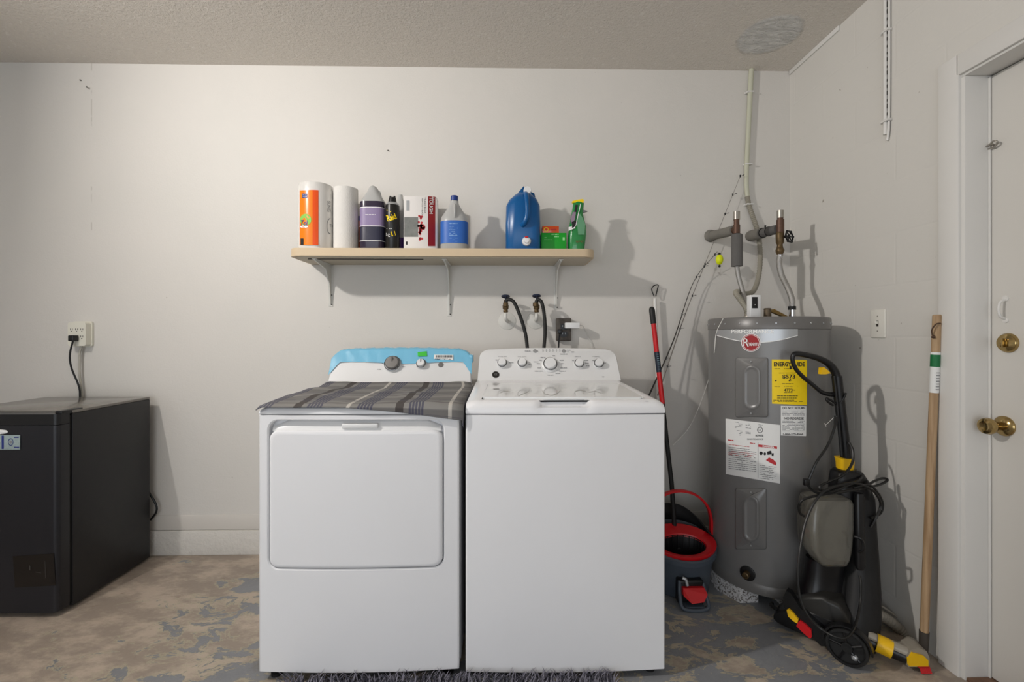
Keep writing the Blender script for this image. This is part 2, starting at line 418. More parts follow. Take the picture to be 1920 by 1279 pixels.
        if parent is None: o.location = root_org
        else: o.parent = parent
        if label: o['label'] = label
        if solid:
            md = o.modifiers.new('solid', 'SOLIDIFY'); md.thickness = solid; md.offset = 0
        if subsurf:
            md = o.modifiers.new('sub', 'SUBSURF'); md.levels = md.render_levels = subsurf
        ORG[o.name] = org; return o
ORG = {}
def origin_of(p): return V((0, 0, 0)) if p is None else ORG[p.name]
GL = {}
def glyphs(txt, bold):
    if (txt, bold) in GL: return GL[(txt, bold)]
    cu = bpy.data.curves.new('lettering', 'FONT'); cu.body = txt; cu.offset = bold; cu.resolution_u = 3
    o = bpy.data.objects.new('lettering', cu); C.objects.link(o)
    me = bpy.data.meshes.new_from_object(o.evaluated_get(bpy.context.evaluated_depsgraph_get()))
    r = ([(v.co.x, v.co.y) for v in me.vertices], [tuple(p.vertices) for p in me.polygons])
    bpy.data.objects.remove(o); bpy.data.curves.remove(cu); bpy.data.meshes.remove(me); GL[(txt, bold)] = r; return r
def thing(name, label, cat, loc, group=None):
    o = bpy.data.objects.new(name, None); C.objects.link(o); o.location = loc; o.empty_display_size = .05
    ORG[o.name] = V(loc); o['label'] = label; o['category'] = cat
    if group: o['group'] = group
    return o
def tag(o, label, cat, group=None):
    o['label'] = label; o['category'] = cat
    if group: o['group'] = group
    return o
def struct(o): o['kind'] = 'structure'; return o
def B(name, m, parent, a, b, bev=.002, seg=2, **k):
    q = MB(); q.box(a, b, bev, seg); return q.done(name, m, parent, **k)

# ================================================================ the room
def plainbox(name, m, a, b):
    q = MB(); q.box(a, b); me_o = q.done(name, m, None)
    # keep object coordinates equal to world coordinates for the procedural materials
    off = me_o.location.copy()
    for v in me_o.data.vertices: v.co += off
    me_o.location = (0, 0, 0); ORG[me_o.name] = V((0, 0, 0)); return struct(me_o)
plainbox('floor', m_floor, (XL-.1, YF-.1, -.1), (2.3, .1, 0))
plainbox('ceiling', m_ceil, (XL-.1, YF-.1, CEIL), (2.3, .1, CEIL+.1))
plainbox('wall_back', m_wall, (XL-.1, 0, -.05), (2.3, .12, CEIL+.05))
plainbox('wall_left', m_wall, (XL-.12, YF, -.05), (XL, 0, CEIL+.05))
JY, DY1, DZ = -.925, -1.745, 1.995      # door opening
q = MB()
q.box((XR, JY+.018, 0), (XR+.12, 0.0, CEIL)); q.box((XR, YF, 0), (XR+.12, DY1-.018, CEIL)); q.box((XR, DY1-.018, DZ+.018), (XR+.12, JY+.018, CEIL))
o = q.done('wall_right', m_block, None); off = o.location.copy()
for v in o.data.vertices: v.co += off
o.location = (0, 0, 0); struct(o)
# front wall behind the camera with the open garage door
q = MB(); q.box((XL, YF-.1, 0), (-3.8, YF, CEIL)); q.box((1.2, YF-.1, 0), (XR, YF, CEIL)); q.box((-3.8, YF-.1, 2.2), (1.2, YF, CEIL))
struct(q.done('wall_front', m_wall, None))
q = MB(); q.box((XL, -.014, 0), (XR, 0, .127), .004); o = q.done('baseboard_back', m_curb); struct(o)
q = MB(); q.box((XL, -.004, .128), (XR, 0, .205), .0015); struct(q.done('trim_1', m_band))
# corner strip under the ceiling on the right wall
q = MB(); a = PX(1483, 128, XR-.006); b = PX(1572, 62, XR-.006)
q.box((XR-.008, -.36, CEIL-.022), (XR, -.004, CEIL), .002); struct(q.done('trim_2', m_trim))
# door casing
q = MB()
CO = -.842
q.box((XR-.016, JY+.012, 0), (XR, CO, DZ+.078), .003); q.box((XR-.016, DY1-.08, DZ+.008), (XR, JY+.02, DZ+.078), .003)
q.box((XR-.016, DY1-.08, 0), (XR, DY1-.008, DZ+.02), .003)
struct(q.done('trim_3', m_trim))
q = MB()                                   # jamb lining
q.box((XR-.006, JY, 0), (XR+.12, JY+.018, DZ), .002); q.box((XR-.006, DY1-.018, 0), (XR+.12, DY1, DZ), .002); q.box((XR-.006, DY1-.018, DZ-.0), (XR+.12, JY+.018, DZ+.018), .002)
q.box((XR+.072, JY-.006, 0), (XR+.078, JY, DZ-.006), .001)
struct(q.done('trim_4', m_trim))
q = MB(); q.box((XR-.002, DY1, -.002), (XR+.12, JY, .012), .003); struct(q.done('trim_5', mat('worn_threshold', (112, 84, 66), .7, bump=.8, bscale=50, var=.4, vscale=30)))
q = MB(); q.box((XR+.2, DY1-.1, 0), (XR+.22, JY+.1, DZ+.1)); struct(q.done('wall_hall', m_wall))
XD = XR+.079
door = B('door_1', m_door, None, (XD, DY1+.003, .014), (XD+.04, JY-.003, DZ-.003), .002); struct(door)
def on_door(px, py): return PX(px, py, XD)
# deadbolt
c = on_door(1891, 643); q = MB(); q.lathe(c, [(.031, 0), (.031, .004), (.027, .010), (.014, .013), (.0, .013)], (-1, 0, 0)); db = q.done('deadbolt', m_brass, door)
q = MB(); q.box(c+V((-.028, -.004, -.014)), c+V((-.012, .004, .014)), .003); q.done('turn_piece', m_brass, db)
# knob
c = on_door(1884, 799); q = MB()
q.lathe(c, [(.032, 0), (.032, .004), (.026, .011), (.014, .014), (.012, .032), (.016, .038), (.024, .046), (.027, .056), (.024, .066), (.016, .069), (.010, .0665), (0, .066)], (-1, 0, 0)); q.done('door_knob', m_oldbrass if False else m_brass, door)
# white pull handle
c0 = on_door(1886, 562); c1 = on_door(1886, 598); q = MB()
q.tube([c0, c0+V((-.018, 0, -.008)), (c0+c1)/2+V((-.024, 0, 0)), c1+V((-.018, 0, .008)), c1], .004); q.lathe(c0+V((0, 0, .004)), [(.009, 0), (.009, .003), (0, .004)], (-1, 0, 0)); q.lathe(c1+V((0, 0, -.004)), [(.009, 0), (.009, .003), (0, .004)], (-1, 0, 0))
q.done('pull_handle', m_trim, door, label='small white painted pull handle')
# flip latch
c = on_door(1862, 274); q = MB()
q.box(c+V((-.006, -.004, -.008)), c+V((0, .02, .008)), .002)
q.tube([c+V((-.01, .03, .002)), c+V((-.014, 0, .003)), c+V((-.02, -.02, .008)), c+V((-.016, -.028, .0)), c+V((-.01, -.012, -.008)), c+V((-.006, .01, -.006))], .003); q.done('flip_latch', m_solder, door)

# ================================================================ small wall things
# conduit painted white on right wall
def onr(px, py, e=.0): return PX(px, py, XR-e)
a = onr(1660, 240, .012); t = thing('wall_cable', 'white painted cable and its strip running down the right wall from the ceiling', 'cable', (a.x, a.y, a.z))
q = MB(); q.tube([(a.x, a.y, CEIL-.002), (a.x, a.y, a.z+.02), (a.x, a.y+.001, a.z)], .007); q.tube([(a.x+.004, a.y-.013, CEIL-.002), (a.x+.004, a.y-.013, a.z+.25), (a.x+.004, a.y-.011, a.z+.01), (a.x+.005, a.y-.003, a.z-.05)], .0045)
q.done('cable', m_trim, t)
for zz_ in (PX(1655, 68, XR).z, PX(1658, 232, XR).z):
    q = MB(); q.box((XR-.022, a.y-.020, zz_-.004), (XR-.001, a.y+.014, zz_+.004), .0015); q.ball((XR-.012, a.y+.018, zz_), .005); q.done('clip', m_trim, t)
q = MB()
for i in range(20):
    zf = a.z + .02 + (CEIL-a.z-.05)*i/20; q.box((a.x-.0015, a.y-.0105, zf), (a.x, a.y-.0085, zf+random.uniform(.008, .022)))
q.done('exposed_wire', m_slot, t, label='dark bare edge showing through the paint')
# light switch
c = onr(1648, 607); t = thing('light_switch', 'ivory toggle light switch plate on the right wall left of the wooden pole', 'light switch', c)
q = MB(); q.box((XR-.006, c.y-.036, c.z-.058), (XR, c.y+.036, c.z+.058), .003, 3); q.done('plate', m_switch, t)
q = MB(); q.box((XR-.018, c.y-.004, c.z-.002), (XR-.005, c.y+.004, c.z+.010), .0015); q.done('toggle', m_switch, t)
q = MB()
q.box((XR-.0068, c.y-.005, c.z-.012), (XR-.0058, c.y+.005, c.z+.012)); q.done('toggle_slot', m_slot, t)
for dz_ in (-.03, .03): q = MB(); q.lathe((XR-.006, c.y, c.z+dz_), [(.003, 0), (.002, .0015), (0, .0015)], (-1, 0, 0), 12); q.done('screw', m_solder, t)
# six way outlet on back wall
c = P(158, 626, 0); t = thing('outlet_adapter', 'ivory six-outlet wall tap above the black fridge', 'outlet', c)
q = MB(); q.prism([(c.x+x_, -.001, c.z+z_) for x_, z_ in rrect(-.050, .050, -.066, .064, .012)], (0, -.010, 0), .002); q.prism([(c.x+x_*.9, -.010, c.z+z_*.94) for x_, z_ in rrect(-.050, .050, -.066, .062, .012)], (0, -.032, 0), .009, 3)
q.done('housing', m_outl, t)
q = MB(); fy = -.0425
for i in range(3):
    for j in range(2):
        x_ = c.x-.026+i*.026; z_ = c.z+.018-j*.036
        q.box((x_-.006, fy-.0006, z_), (x_-.004, fy+.0006, z_+.009)); q.box((x_+.004, fy-.0006, z_), (x_+.006, fy+.0006, z_+.009)); q.lathe((x_, fy, z_-.006), [(.0026, 0), (.0026, .0006), (0, .0006)], (0, -1, 0), 10)
q.box((c.x+.004, fy+.002, c.z+.040), (c.x+.020, fy+.006, c.z+.050), .001); q.done('slots', m_slot, t)
ft = .826
# cords
pb = P(137, 634, -.06); t2 = thing('power_cord', 'black plug and cord hanging from the ivory wall tap behind the fridge', 'cord', pb)
q = MB(); q.box((pb.x-.014, -.075, pb.z-.016), (pb.x+.014, -.043, pb.z+.014), .005, 3); q.done('plug', m_black, t2)
q = MB(); q.tube([(pb.x-.0, -.06, pb.z-.012), P(131, 665, -.06), P(134, 690, -.05), P(148, 725, -.035), P(150, 750, -.03), (P(150, 750, -.03).x, -.025, .6)], .0042); q.done('cord', m_black, t2)
pc_ = P(150, 650, -.03); t2 = thing('power_cord', 'grey cord hanging down from the underside of the ivory wall tap', 'cord', pc_)
q = MB(); q.tube([(pc_.x, -.02, c.z-.056), P(149, 665, -.022), P(149, 700, -.022), P(153, 730, -.016), P(155, 760, -.012), (P(155, 760, -.012).x, -.012, .6)], .0052); q.done('cord', mat('grey_cord', (176, 172, 162), .5), t2)
# nails and screws left in the wall
for (px_, py_, lab) in ((165, 165, 'small dark screw in the back wall high at the upper left'), (152, 151, 'tiny nail in the back wall above and left of the dark screw'), (728, 283, 'tiny nail in the back wall high above the shelf')):
    c = P(px_, py_, 0); q = MB()
    if px_ == 165: q.cyl(c+V((-.008, -.001, .004)), c+V((.008, -.016, -.004)), .0022, seg=8); q.lathe(c+V((.008, -.016, -.004)), [(.004, 0), (.003, .002), (0, .002)], (.3, -1, 0), 10)
    else: q.cyl(c+V((0, 0, 0)), c+V((0, -.006, 0)), .0022, seg=8); q.lathe(c+V((0, -.006, 0)), [(.0035, 0), (.0025, .001), (0, .001)], (0, -1, 0), 10)
    tag(q.done('wall_screw' if px_ == 165 else 'nail', m_slot), lab, 'screw' if px_ == 165 else 'nail')

# ================================================================ fridge
FX1, FX0, FB, FD = -1.793, -2.31, -.465, -.53
t = thing('compact_fridge', 'black compact fridge against the back wall at the left', 'fridge', ((FX0+FX1)/2, -.25, 0))
q = MB(); q.box((FX0, FB, .012), (FX1, -.05, ft-.012), .004); q.done('cabinet', m_fridge, t)
q = MB(); q.box((FX0, FB-.0, ft-.012), (FX1, -.05, ft), .003); q.done('top_panel', m_ftop, t)
for sx_ in (FX0+.04, FX1-.04):
    for sy_ in (FB+.04, -.09): q = MB(); q.lathe((sx_, sy_, 0), [(.016, 0), (.016, .014)], seg=16); q.done('foot', m_black, t)
q = MB(); q.box((FX0+.006, FB-.012, .03), (FX1-.006, FB, ft-.02)); q.done('gasket', m_gap, t)
def roundslab(q, x0, x1, z0, z1, y0, y1, rx):
    pts = [(x0, y1), (x1, y1)]
    for i in range(7):
        a = math.radians(90*i/6); pts.append((x1-rx+rx*math.cos(a), y0+rx-rx*math.sin(a)))
    for i in range(7):
        a = math.radians(90+90*i/6); pts.append((x0+rx+rx*math.cos(a), y0+rx-rx*math.sin(a)))
    q.prism([(a, b, z0) for a, b in pts], (0, 0, z1-z0), .002)
q = MB(); roundslab(q, FX0, FX1-.002, .022, ft-.052, FD, FB-.012, .018); dr = q.done('door', m_fdoor, t)
q = MB(); roundslab(q, FX0, FX1-.002, ft-.050, ft-.006, FD+.001, FB-.012, .018); q.done('door_cap', m_black, dr)
q = MB(); q.box((FX1-.03, FD+.02, ft-.012), (FX1-.003, FB+.05, ft+.004), .003); q.done('hinge_cover', m_black, t)
fs = plane((0, FD, 0), (0, -1, 0), .0012)
c = P(5, 810, FD); q = MB(); q.lathe(c+V((-.008, .001, 0)), [(.024, 0), (.024, .003), (.019, .006), (0, .007)], (0, -1, 0), 32, cap=True)
for v in q.bm.verts: v.co.z = c.z+(v.co.z-c.z)*.4; v.co.x = c.x+(v.co.x-c.x)*1.35
q.done('badge', m_white2, dr, label='white oval badge')
q = MB(); q.patch(fs, ((112, 806), (128, 803), (120, 808), (112, 808)))
q = MB(); q.patch(fs, ((24, 1043), (101, 1038), (104, 1098), (28, 1102))); q.done('tape_residue', mat('brown_black_residue', (22, 18, 16), .25, var=.4, vscale=30), dr, label='dark glossy square of glue residue')
fs2 = plane((0, FD, 0), (0, -1, 0), .0022)
q = MB(); q.patch(fs2, ((55, 1060), (57, 1061), (57, 1070), (55, 1069))); q.patch(fs2, ((66, 1072), (78, 1074), (78, 1074.8), (66, 1073))); q.patch(fs2, ((84, 1052), (85, 1052), (86, 1084), (85, 1084)))
q.done('scratches', m_slot, dr)
tn = thing('banknote_magnet', 'flat magnet printed like a banknote stuck on the black fridge door', 'magnet', P(18, 843, FD-.003))
q = MB(); a = P(-30, 816, FD); b = P(39, 843, FD); q.box((a.x, FD-.004, b.z), (b.x, FD-.001, a.z), .0008); q.done('magnet', m_note, tn)
fn = plane((0, FD-.004, 0), (0, -1, 0), .0006); q = MB(); q.disc(fn, 20, 829, 5, 7, rin=.8); q.rect(fn, 26, 838, 36, 840); q.rect(fn, 26, 819, 35, 821); q.rect(fn, 3, 817, 7, 842); q.mi = 1; q.disc(fn, 20, 829, 2.5, 3); q.done('print', [m_navy, m_inkg], tn)
# cord coming out at the fridge back
q = MB(); a = P(290, 930, -.03); q.tube([a+V((-.03, 0, .02)), P(292, 945, -.03), P(293, 960, -.03), P(290, 975, -.03)+V((-.02, 0, 0))], .005); q.done('rear_cord', m_black, t)

# ================================================================ washer and dryer
YW = -.89
def hitconsole(yb, zb, yt, zt, e=0):
    n = V((0, -(zt-zb), (yt-yb))).normalized();
    if n.y > 0: n = -n
    return plane((0, yb, zb), n, e), n
def body(x0, x1, z0, z1, yf, yb, parent, bulge=.010, hole=None):
    """cabinet shell with softly bowed front; hole = rounded-rect recess in the front"""
    q = MB(); n = 6
    out = rrect(x0, x1, z0, z1, .004, n); bx = lambda x: yf - bulge*(1-((x-(x0+x1)/2)/((x1-x0)/2))**2)
    inn = rrect(x0+.005, x1-.005, z0+.004, z1-.002, .004, n)
    if hole is None:
        # front as strips so that the bow is smooth
        N = 16
        top = [[V((x0+(x1-x0)*i/N, 0, 0)) for i in range(N+1)]]
        rings = []
        for (yo, sh) in ((yb, 0), (None, .0), (None, .005)):
            ring = []
            for i in range(N+1):
                x_ = x0+(x1-x0)*i/N; x_ = min(max(x_, x0+sh), x1-sh); ring.append((x_, z0+sh*.5))
            for i in range(N, -1, -1):
                x_ = x0+(x1-x0)*i/N; x_ = min(max(x_, x0+sh), x1-sh); ring.append((x_, z1-sh*.3))
            rings.append([V((a, yb if yo is not None else bx(a)+(.005 if sh == 0 else 0), b)) for a, b in ring])
        R = q.loops(rings, True, False); L = R[-1]; m_ = N+1
        q.mark([q.bm.faces.new((L[i], L[i+1], L[2*m_-2-i], L[2*m_-1-i])) for i in range(N)])
    else:
        hx0, hx1, hz0, hz1, hr, dep = hole
        N = 10
        def big(x0_, x1_, z0_, z1_, r):          # dense outline with same count
            pts = rrect(x0_, x1_, z0_, z1_, r, n); o_ = []
            for i in range(len(pts)):
                a = pts[i]; b = pts[(i+1) % len(pts)]
                o_.append(a)
                if i % (n+1) == n:
                    for k in range(1, N): o_.append((a[0]+(b[0]-a[0])*k/N, a[1]+(b[1]-a[1])*k/N))
            return o_
        A = big(x0, x1, z0, z1, .0005); A2 = big(x0+.005, x1-.005, z0+.003, z1-.002, .0005); H = big(hx0, hx1, hz0, hz1, hr); H2 = big(hx0+.004, hx1-.004, hz0+.004, hz1-.004, hr-.004)
        rings = [[V((a, yb, b)) for a, b in A], [V((a, bx(a)+.005, b)) for a, b in A], [V((a, bx(a), b)) for a, b in A2],
                 [V((a, bx(a), b)) for a, b in H], [V((a, bx(a)+.004, b)) for a, b in H2], [V((a, bx(a)+dep, b)) for a, b in H2]]
        q.loops(rings, True, True)
    return q, bx
# ---- washer
wx0, wx1 = -.1245, .539
t = thing('washing_machine', 'white top-loading washing machine with five knobs right of the dryer', 'washing machine', ((wx0+wx1)/2, -.5, 0)); washer = t
q, bw = body(wx0, wx1, .025, .876, YW, -.17, t); q.done('cabinet', m_white, t, angle=35)
for fx in (wx0+.04, wx1-.04):
    for fy_ in (YW+.04, -.22): q = MB(); q.lathe((fx, fy_, 0), [(.018, 0), (.018, .01), (.008, .012), (.008, .03)], seg=16); q.done('foot', m_rubber, t)
q = MB(); q.box((wx0+.004, YW+.004, .872), (wx1-.004, -.18, .882)); q.done('seam', m_inkg, t)
# top panel with rounded front, gently rising to the back
q = MB(); N = 18; zf, zk, yk = .922, .935, -.345
prof = [(YW-.000, .880), (YW-.001, .898), (YW+.005, .910), (YW+.016, .918), (YW+.035, .922), (yk, zk), (-.19, zk), (-.19, .880)]
hx0_, hx1_ = P(1008, 755, YW).x, P(1110, 755, YW).x
rings = []
NN = 40
for i in range(NN+1):
    x_ = wx0+(wx1-wx0)*i/NN; bul = -.010*(1-((x_-(wx0+wx1)/2)/((wx1-wx0)/2))**2)
    e_ = 0
    ex_ = min(x_-wx0, wx1-x_)
    drop = .012*max(0, 1-ex_/.03)**2
    # finger pocket
    s_ = min(max((x_-hx0_)/.018, 0), 1)*min(max((hx1_-x_)/.018, 0), 1)
    ring = []
    for k, (y_, z_) in enumerate(prof):
        yy_ = y_ + (bul if y_ < -.5 else 0); zz_ = z_-(drop if z_ > .895 else 0)
        if k in (2, 3): yy_ += (.026 if k == 2 else .020)*s_; zz_ -= (.010 if k == 2 else .004)*s_
        if k == 1: yy_ += .003*s_; zz_ += .002*s_
        ring.append(V((x_, yy_, zz_)))
    rings.append(ring)
q.loops(rings, True, True); tp = q.done('top_panel', m_white, t, angle=50)
q = MB()   # dark slot under lid lip
q.prism([(hx0_+.004, YW+.018, .9195), (hx1_-.004, YW+.018, .9195), (hx1_-.012, YW+.018, .9145), (hx0_+.012, YW+.018, .9145)], (0, .012, 0)); q.done('grip_slot', m_gap, tp)
# lid
def dk(px_, py_, e=.0):   # deck plane
    n = V((0, -(zk-zf), (yk-YW-.035))).normalized(); return plane((0, YW+.035, .922), n, e)(px_, py_)
q = MB(); TLp, TRp, BRp, BLp = dk(916, 722), dk(1157, 721), dk(1206, 748), dk(904, 748)
lz = V((0, 0, .006)); q.prism([BLp, BRp, TRp, TLp], lz, .002); lid = q.done('lid', m_lid, t)
ld = lambda a_, b_: dk(a_, b_, .0066)
q = MB(); q.rect(ld, 925, 728.5, 936, 730)
q.done('lid_print', m_inkg, lid)
def wisp(pts, w0):
    for (a_, b_), (c_, d_) in zip(pts, pts[1:]): q.patch(ld, ((a_, b_), (c_, d_), (c_, d_+w0), (a_, b_+w0)))
q = MB()
wisp([(938, 736), (945, 733), (955, 733)], .8); wisp([(972, 742), (980, 738), (990, 734), (992, 731)], .9); wisp([(1016, 731), (1022, 738), (1034, 741), (1044, 738), (1050, 732)], .9)
wisp([(1078, 734), (1086, 731), (1098, 733)], .8); wisp([(1104, 735), (1116, 733), (1128, 737)], .8)
q.done('streaks', mat('faint_grey', (196, 194, 190), .4), lid)  # thin pale grey wisps laid flat on the lid
q = MB(); q.tube([dk(915.5, 721, .003), dk(904, 748, .003)], .0018, smooth=False); q.done('lid_gap', m_gap, t)
for px_, py_ in ((1203, 747),): q = MB(); q.lathe(dk(px_, py_+.5, .006), [(.004, 0), (.003, .002), (0, .002)], seg=12); q.done('screw', m_inkg, t)
# console: sloping face with rounded shoulders
def console(x0, x1, yb, zb, yt, zt, yback, r, bow, parent, name='console', m=m_white2, taper=.006):
    q = MB(); n = 8; o_ = rrect(0, 1, 0, 1, .001, n)
    W = x1-x0; H = zt-zb
    pts = []
    for i in range(9): pts.append((x0+W*i/8, 0))
    for i in range(n+1):
        a = math.radians(90*i/n); pts.append((x1-taper-r+r*math.cos(a), H-r*.75+r*.75*math.sin(a)))
    for i in range(1, 12): pts.append((x1-taper-r-(W-2*taper-2*r)*i/12, H))
    for i in range(n+1):
        a = math.radians(90+90*i/n); pts.append((x0+taper+r+r*math.cos(a), H-r*.75+r*.75*math.sin(a)))
    pts = [(a, b+(bow*(1-((a-(x0+x1)/2)/(W/2))**2) if b > H*.5 else 0)) for a, b in pts]
    cx_ = (x0+x1)/2
    def ring(yfn, s, dz=0): return [V((cx_+(a-cx_)*s, yfn(b), zb+max(0, b*(1-dz) if b > 0 else 0))) for a, b in pts]
    sl = lambda b: yb+(yt-yb)*b/H
    rings = [ring(lambda b: yback, .985, .05), ring(lambda b: max(sl(b)+.03, yt+.01), 1.0, .0), ring(lambda b: sl(b)+.006, 1.0, .0), ring(lambda b: sl(b), .992, .03)]
    q.loops(rings); return q.done(name, m, parent, angle=35)
wyb, wzb, wyt, wzt = -.345, .933, -.265, 1.068
con = console(wx0+.008, wx1-.004, wyb, wzb, wyt, wzt, -.18, .045, .010, t)
cs, cn = hitconsole(wyb, wzb, wyt, wzt)
cse, _ = hitconsole(wyb, wzb, wyt, wzt, .0010)
def knob(px_, py_, rc, rs, parent, fn, n, capm, lab=None, mark=True):
    c = fn(px_, py_); k = (c-EYE).length/FPX*.93
    rc *= k; rs *= k; q = MB()
    q.lathe(c, [(rs, 0), (rs*.97, .004), (rc*1.12, .009), (rc*1.06, .010)], n, 36); kb = q.done('knob', m_white2, parent)
    q = MB(); q.torus(c+n*.0115, rc*1.12, .0020, n, 36, 8); q.done('chrome_ring', m_dkchrome, kb)
    q = MB(); q.lathe(c, [(rc, .008), (rc*.97, .022), (rc*.86, .0255), (0, .026)], n, 36); q.done('cap', capm, kb)
    if mark:
        up = V((0, n.z, -n.y)).normalized() if True else 0
        q = MB(); q.box(c+n*.0262-V((.0008, 0, 0)), c+n*.0268+up*rc*.8+V((.0008, 0, 0))); q.done('pointer', m_inkg, kb)
    return kb
for (px_, py_) in ((941.5, 682), (979, 682), (1085.5, 683), (1122, 683)): knob(px_, py_, 8, 11, con, cs, cn, m_white2, mark=False)
knob(1031.5, 684, 12, 17.5, con, cs, cn, m_white2, mark=False)
q = MB()
q.text(cse, 'GE', 929.5, 702.5, 3.4); q.done('badge_print', m_inkg, con).location += cn*.002
q = MB(); q.lathe(cs(929.5, 702.5), [(.0165, 0), (.0155, .0022), (0, .0022)], cn, 32); q.done('badge', mat('dark_chrome_badge', (60, 58, 56), .25, .6), con)
q = MB()
for (tx, x_, y_, w_) in (('WATER TEMP', 942, 668.5, 16), ('SOIL LEVEL', 979, 668.5, 17), ('SPIN', 1083, 668.5, 11), ('FABRIC', 1118, 668.5, 13)): q.text(cse, tx, x_, y_, 1.5, w_)
for (x_, y_, w_) in ((990, 658.3, 12), (1009, 658.3, 5), (1067, 656.5, 9), (1070, 660, 13), (1057, 664, 14), (1040, 667, 8), (1018, 670.5, 9), (1013, 675.5, 5), (1005, 678.5, 9), (1010, 682, 7), (1011, 690, 6), (1010, 696, 15), (1053, 675.5, 8), (1055, 682, 7), (1057, 690, 12), (1055, 696, 14), (1047, 700, 11), (1032, 703.5, 11), (931, 675, 4), (959, 680, 8), (968, 677, 3), (993, 683, 4), (992, 690, 5), (1073, 676, 6), (1099, 676, 8), (1101, 681, 8), (1102, 686, 6), (1112, 676, 3), (1134, 681, 4)):
    q.dashes(cse, x_-w_/2, y_-.6, x_+w_/2, 1, 1, 1.1, seed=int(x_))
for i in range(6): q.disc(cse, 1018+i*6.3, 656.5, 1.2, 1.2, 10, rin=.5); q.rect(cse, 1017.6+i*6.3, 658.5, 1018.4+i*6.3, 660)
q.text(cse, 'HE', 1131, 706.5, 1.8, 4)
q.mi = 1; q.disc(cse, 1003, 658, 3.6, 3.2); q.disc(cse, 1057, 658, 3.6, 3.2)
q.done('print', [m_inkg, mat('button_grey', (150, 150, 150), .5)], con)
q = MB(); q.text(plane((0, YW-.002, 0), (0, -1, 0), .0), '\u2261', 883, 786, 2.5, 4); 
# ---- dryer
dx0, dx1 = -.801, -.146
t = thing('clothes_dryer', 'white front-loading clothes dryer draped with a plaid cloth', 'dryer', ((dx0+dx1)/2, -.5, 0)); dryer = t
hx0, hx1 = P(500, 900, YW-.004).x, P(834, 900, YW-.006).x
hz1, hz0 = P(660, 786, YW-.008).z, P(660, 1069, YW-.008).z
q, bd = body(dx0, dx1, .035, .878, YW, -.17, t, .012, (hx0, hx1, hz0, hz1, .038, .030)); q.done('cabinet', m_white, t, angle=35)
for fx in (dx0+.04, dx1-.04):
    for fy_ in (YW+.04, -.22): q = MB(); q.lathe((fx, fy_, 0), [(.018, 0), (.018, .01), (.008, .012), (.008, .04)], seg=16); q.done('foot', m_rubber, t)
q = MB(); q.box((dx0+.004, YW+.004, .874), (dx1-.004, -.18, .884)); q.done('seam', m_inkg, t)
q = MB(); rings = []
for i in range(21):
    x_ = dx0+(dx1-dx0)*i/20; bul = -.012*(1-((x_-(dx0+dx1)/2)/((dx1-dx0)/2))**2); ex_ = min(x_-dx0, dx1-x_); drop = .010*max(0, 1-ex_/.03)**2
    rings.append([V((x_, y_+(bul if y_ < -.5 else 0), z_-(drop if z_ > .89 else 0))) for y_, z_ in ((YW, .8815), (YW-.001, .893), (YW+.006, .901), (YW+.02, .905), (-.19, .908), (-.19, .8815))])
q.loops(rings); q.done('top_panel', m_white, t, angle=50)
# door: slab with a scooped grip across its top
dzt = P(660, 808, YW-.012).z; q = MB(); n = 8
px0, px1, pz0, pz1 = hx0+.0075, hx1-.008, hz0+.0075, dzt
def rr2(x0_, x1_, z0_, z1_, r):
    pts = rrect(x0_, x1_, z0_, z1_, r, n); o_ = []
    for i in range(len(pts)):
        a = pts[i]; b = pts[(i+1) % len(pts)]; o_.append(a)
        if i % (n+1) == n:
            for k in range(1, 12): o_.append((a[0]+(b[0]-a[0])*k/12, a[1]+(b[1]-a[1])*k/12))
    return o_
rings = []
for (ins, yo) in ((0, .026), (0, .004), (.0015, .000), (.006, -.003)):
    rings.append([V((a, bd(a)+yo, b)) for a, b in rr2(px0+ins, px1-ins, pz0+ins, pz1-ins, .030-ins)])
cxd, czd = (px0+px1)/2, (pz0+pz1)/2; last = rr2(px0+.006, px1-.006, pz0+.006, pz1-.006, .024)
for k_ in (.97, .9, .8, .65, .5, .35, .2, .08, .01): rings.append([V((cxd+(a-cxd)*k_, bd(cxd+(a-cxd)*k_)-.003, czd+(b-czd)*k_)) for a, b in last])
q.loops(rings); dd = q.done('door', m_white, t, angle=35)
q = MB(); rings = []
ga, gb = dzt-.004, hz1-.006
for i in range(25):
    x_ = px0+.006+(px1-px0-.012)*i/24
    f_ = min(1, min(i, 24-i)/2.2)
    rings.append([V((x_, bd(x_)+.026, ga)), V((x_, bd(x_)+.006+.004*(1-f_), ga)), V((x_, bd(x_)+.012, ga+(gb-ga)*.35)), V((x_, bd(x_)+.020, ga+(gb-ga)*(.35+.45*f_))), V((x_, bd(x_)+.0255, ga+(gb-ga)*(.4+.6*f_))), V((x_, bd(x_)+.027, ga+(gb-ga)*(.4+.6*f_)))])
q.loops(rings); q.done('grip_scoop', m_white2, dd, angle=60)
q = MB(); a = P(640, 803, YW-.01); b = P(708, 797, YW-.01); q.box((a.x, bd(a.x)+.002, a.z-.002), (b.x, bd(a.x)+.02, b.z+.004), .004, 3); q.done('finger_grip', m_white2, dd)
q = MB(); q.tube([V((x_, bd(x_)+.012, z_)) for x_, z_ in ((hx1-.003, dzt-.02), (hx1-.003, (dzt+hz0)/2), (hx1-.003, hz0+.03))], .0016, smooth=False); q.done('door_gap', m_gap, t)
q = MB(); q.box((dx1-.001, -.86, .05), (dx1+.004, -.19, .86), .002); q.done('side_panel', mat('grey_side_steel', (150, 150, 152), .4), t)
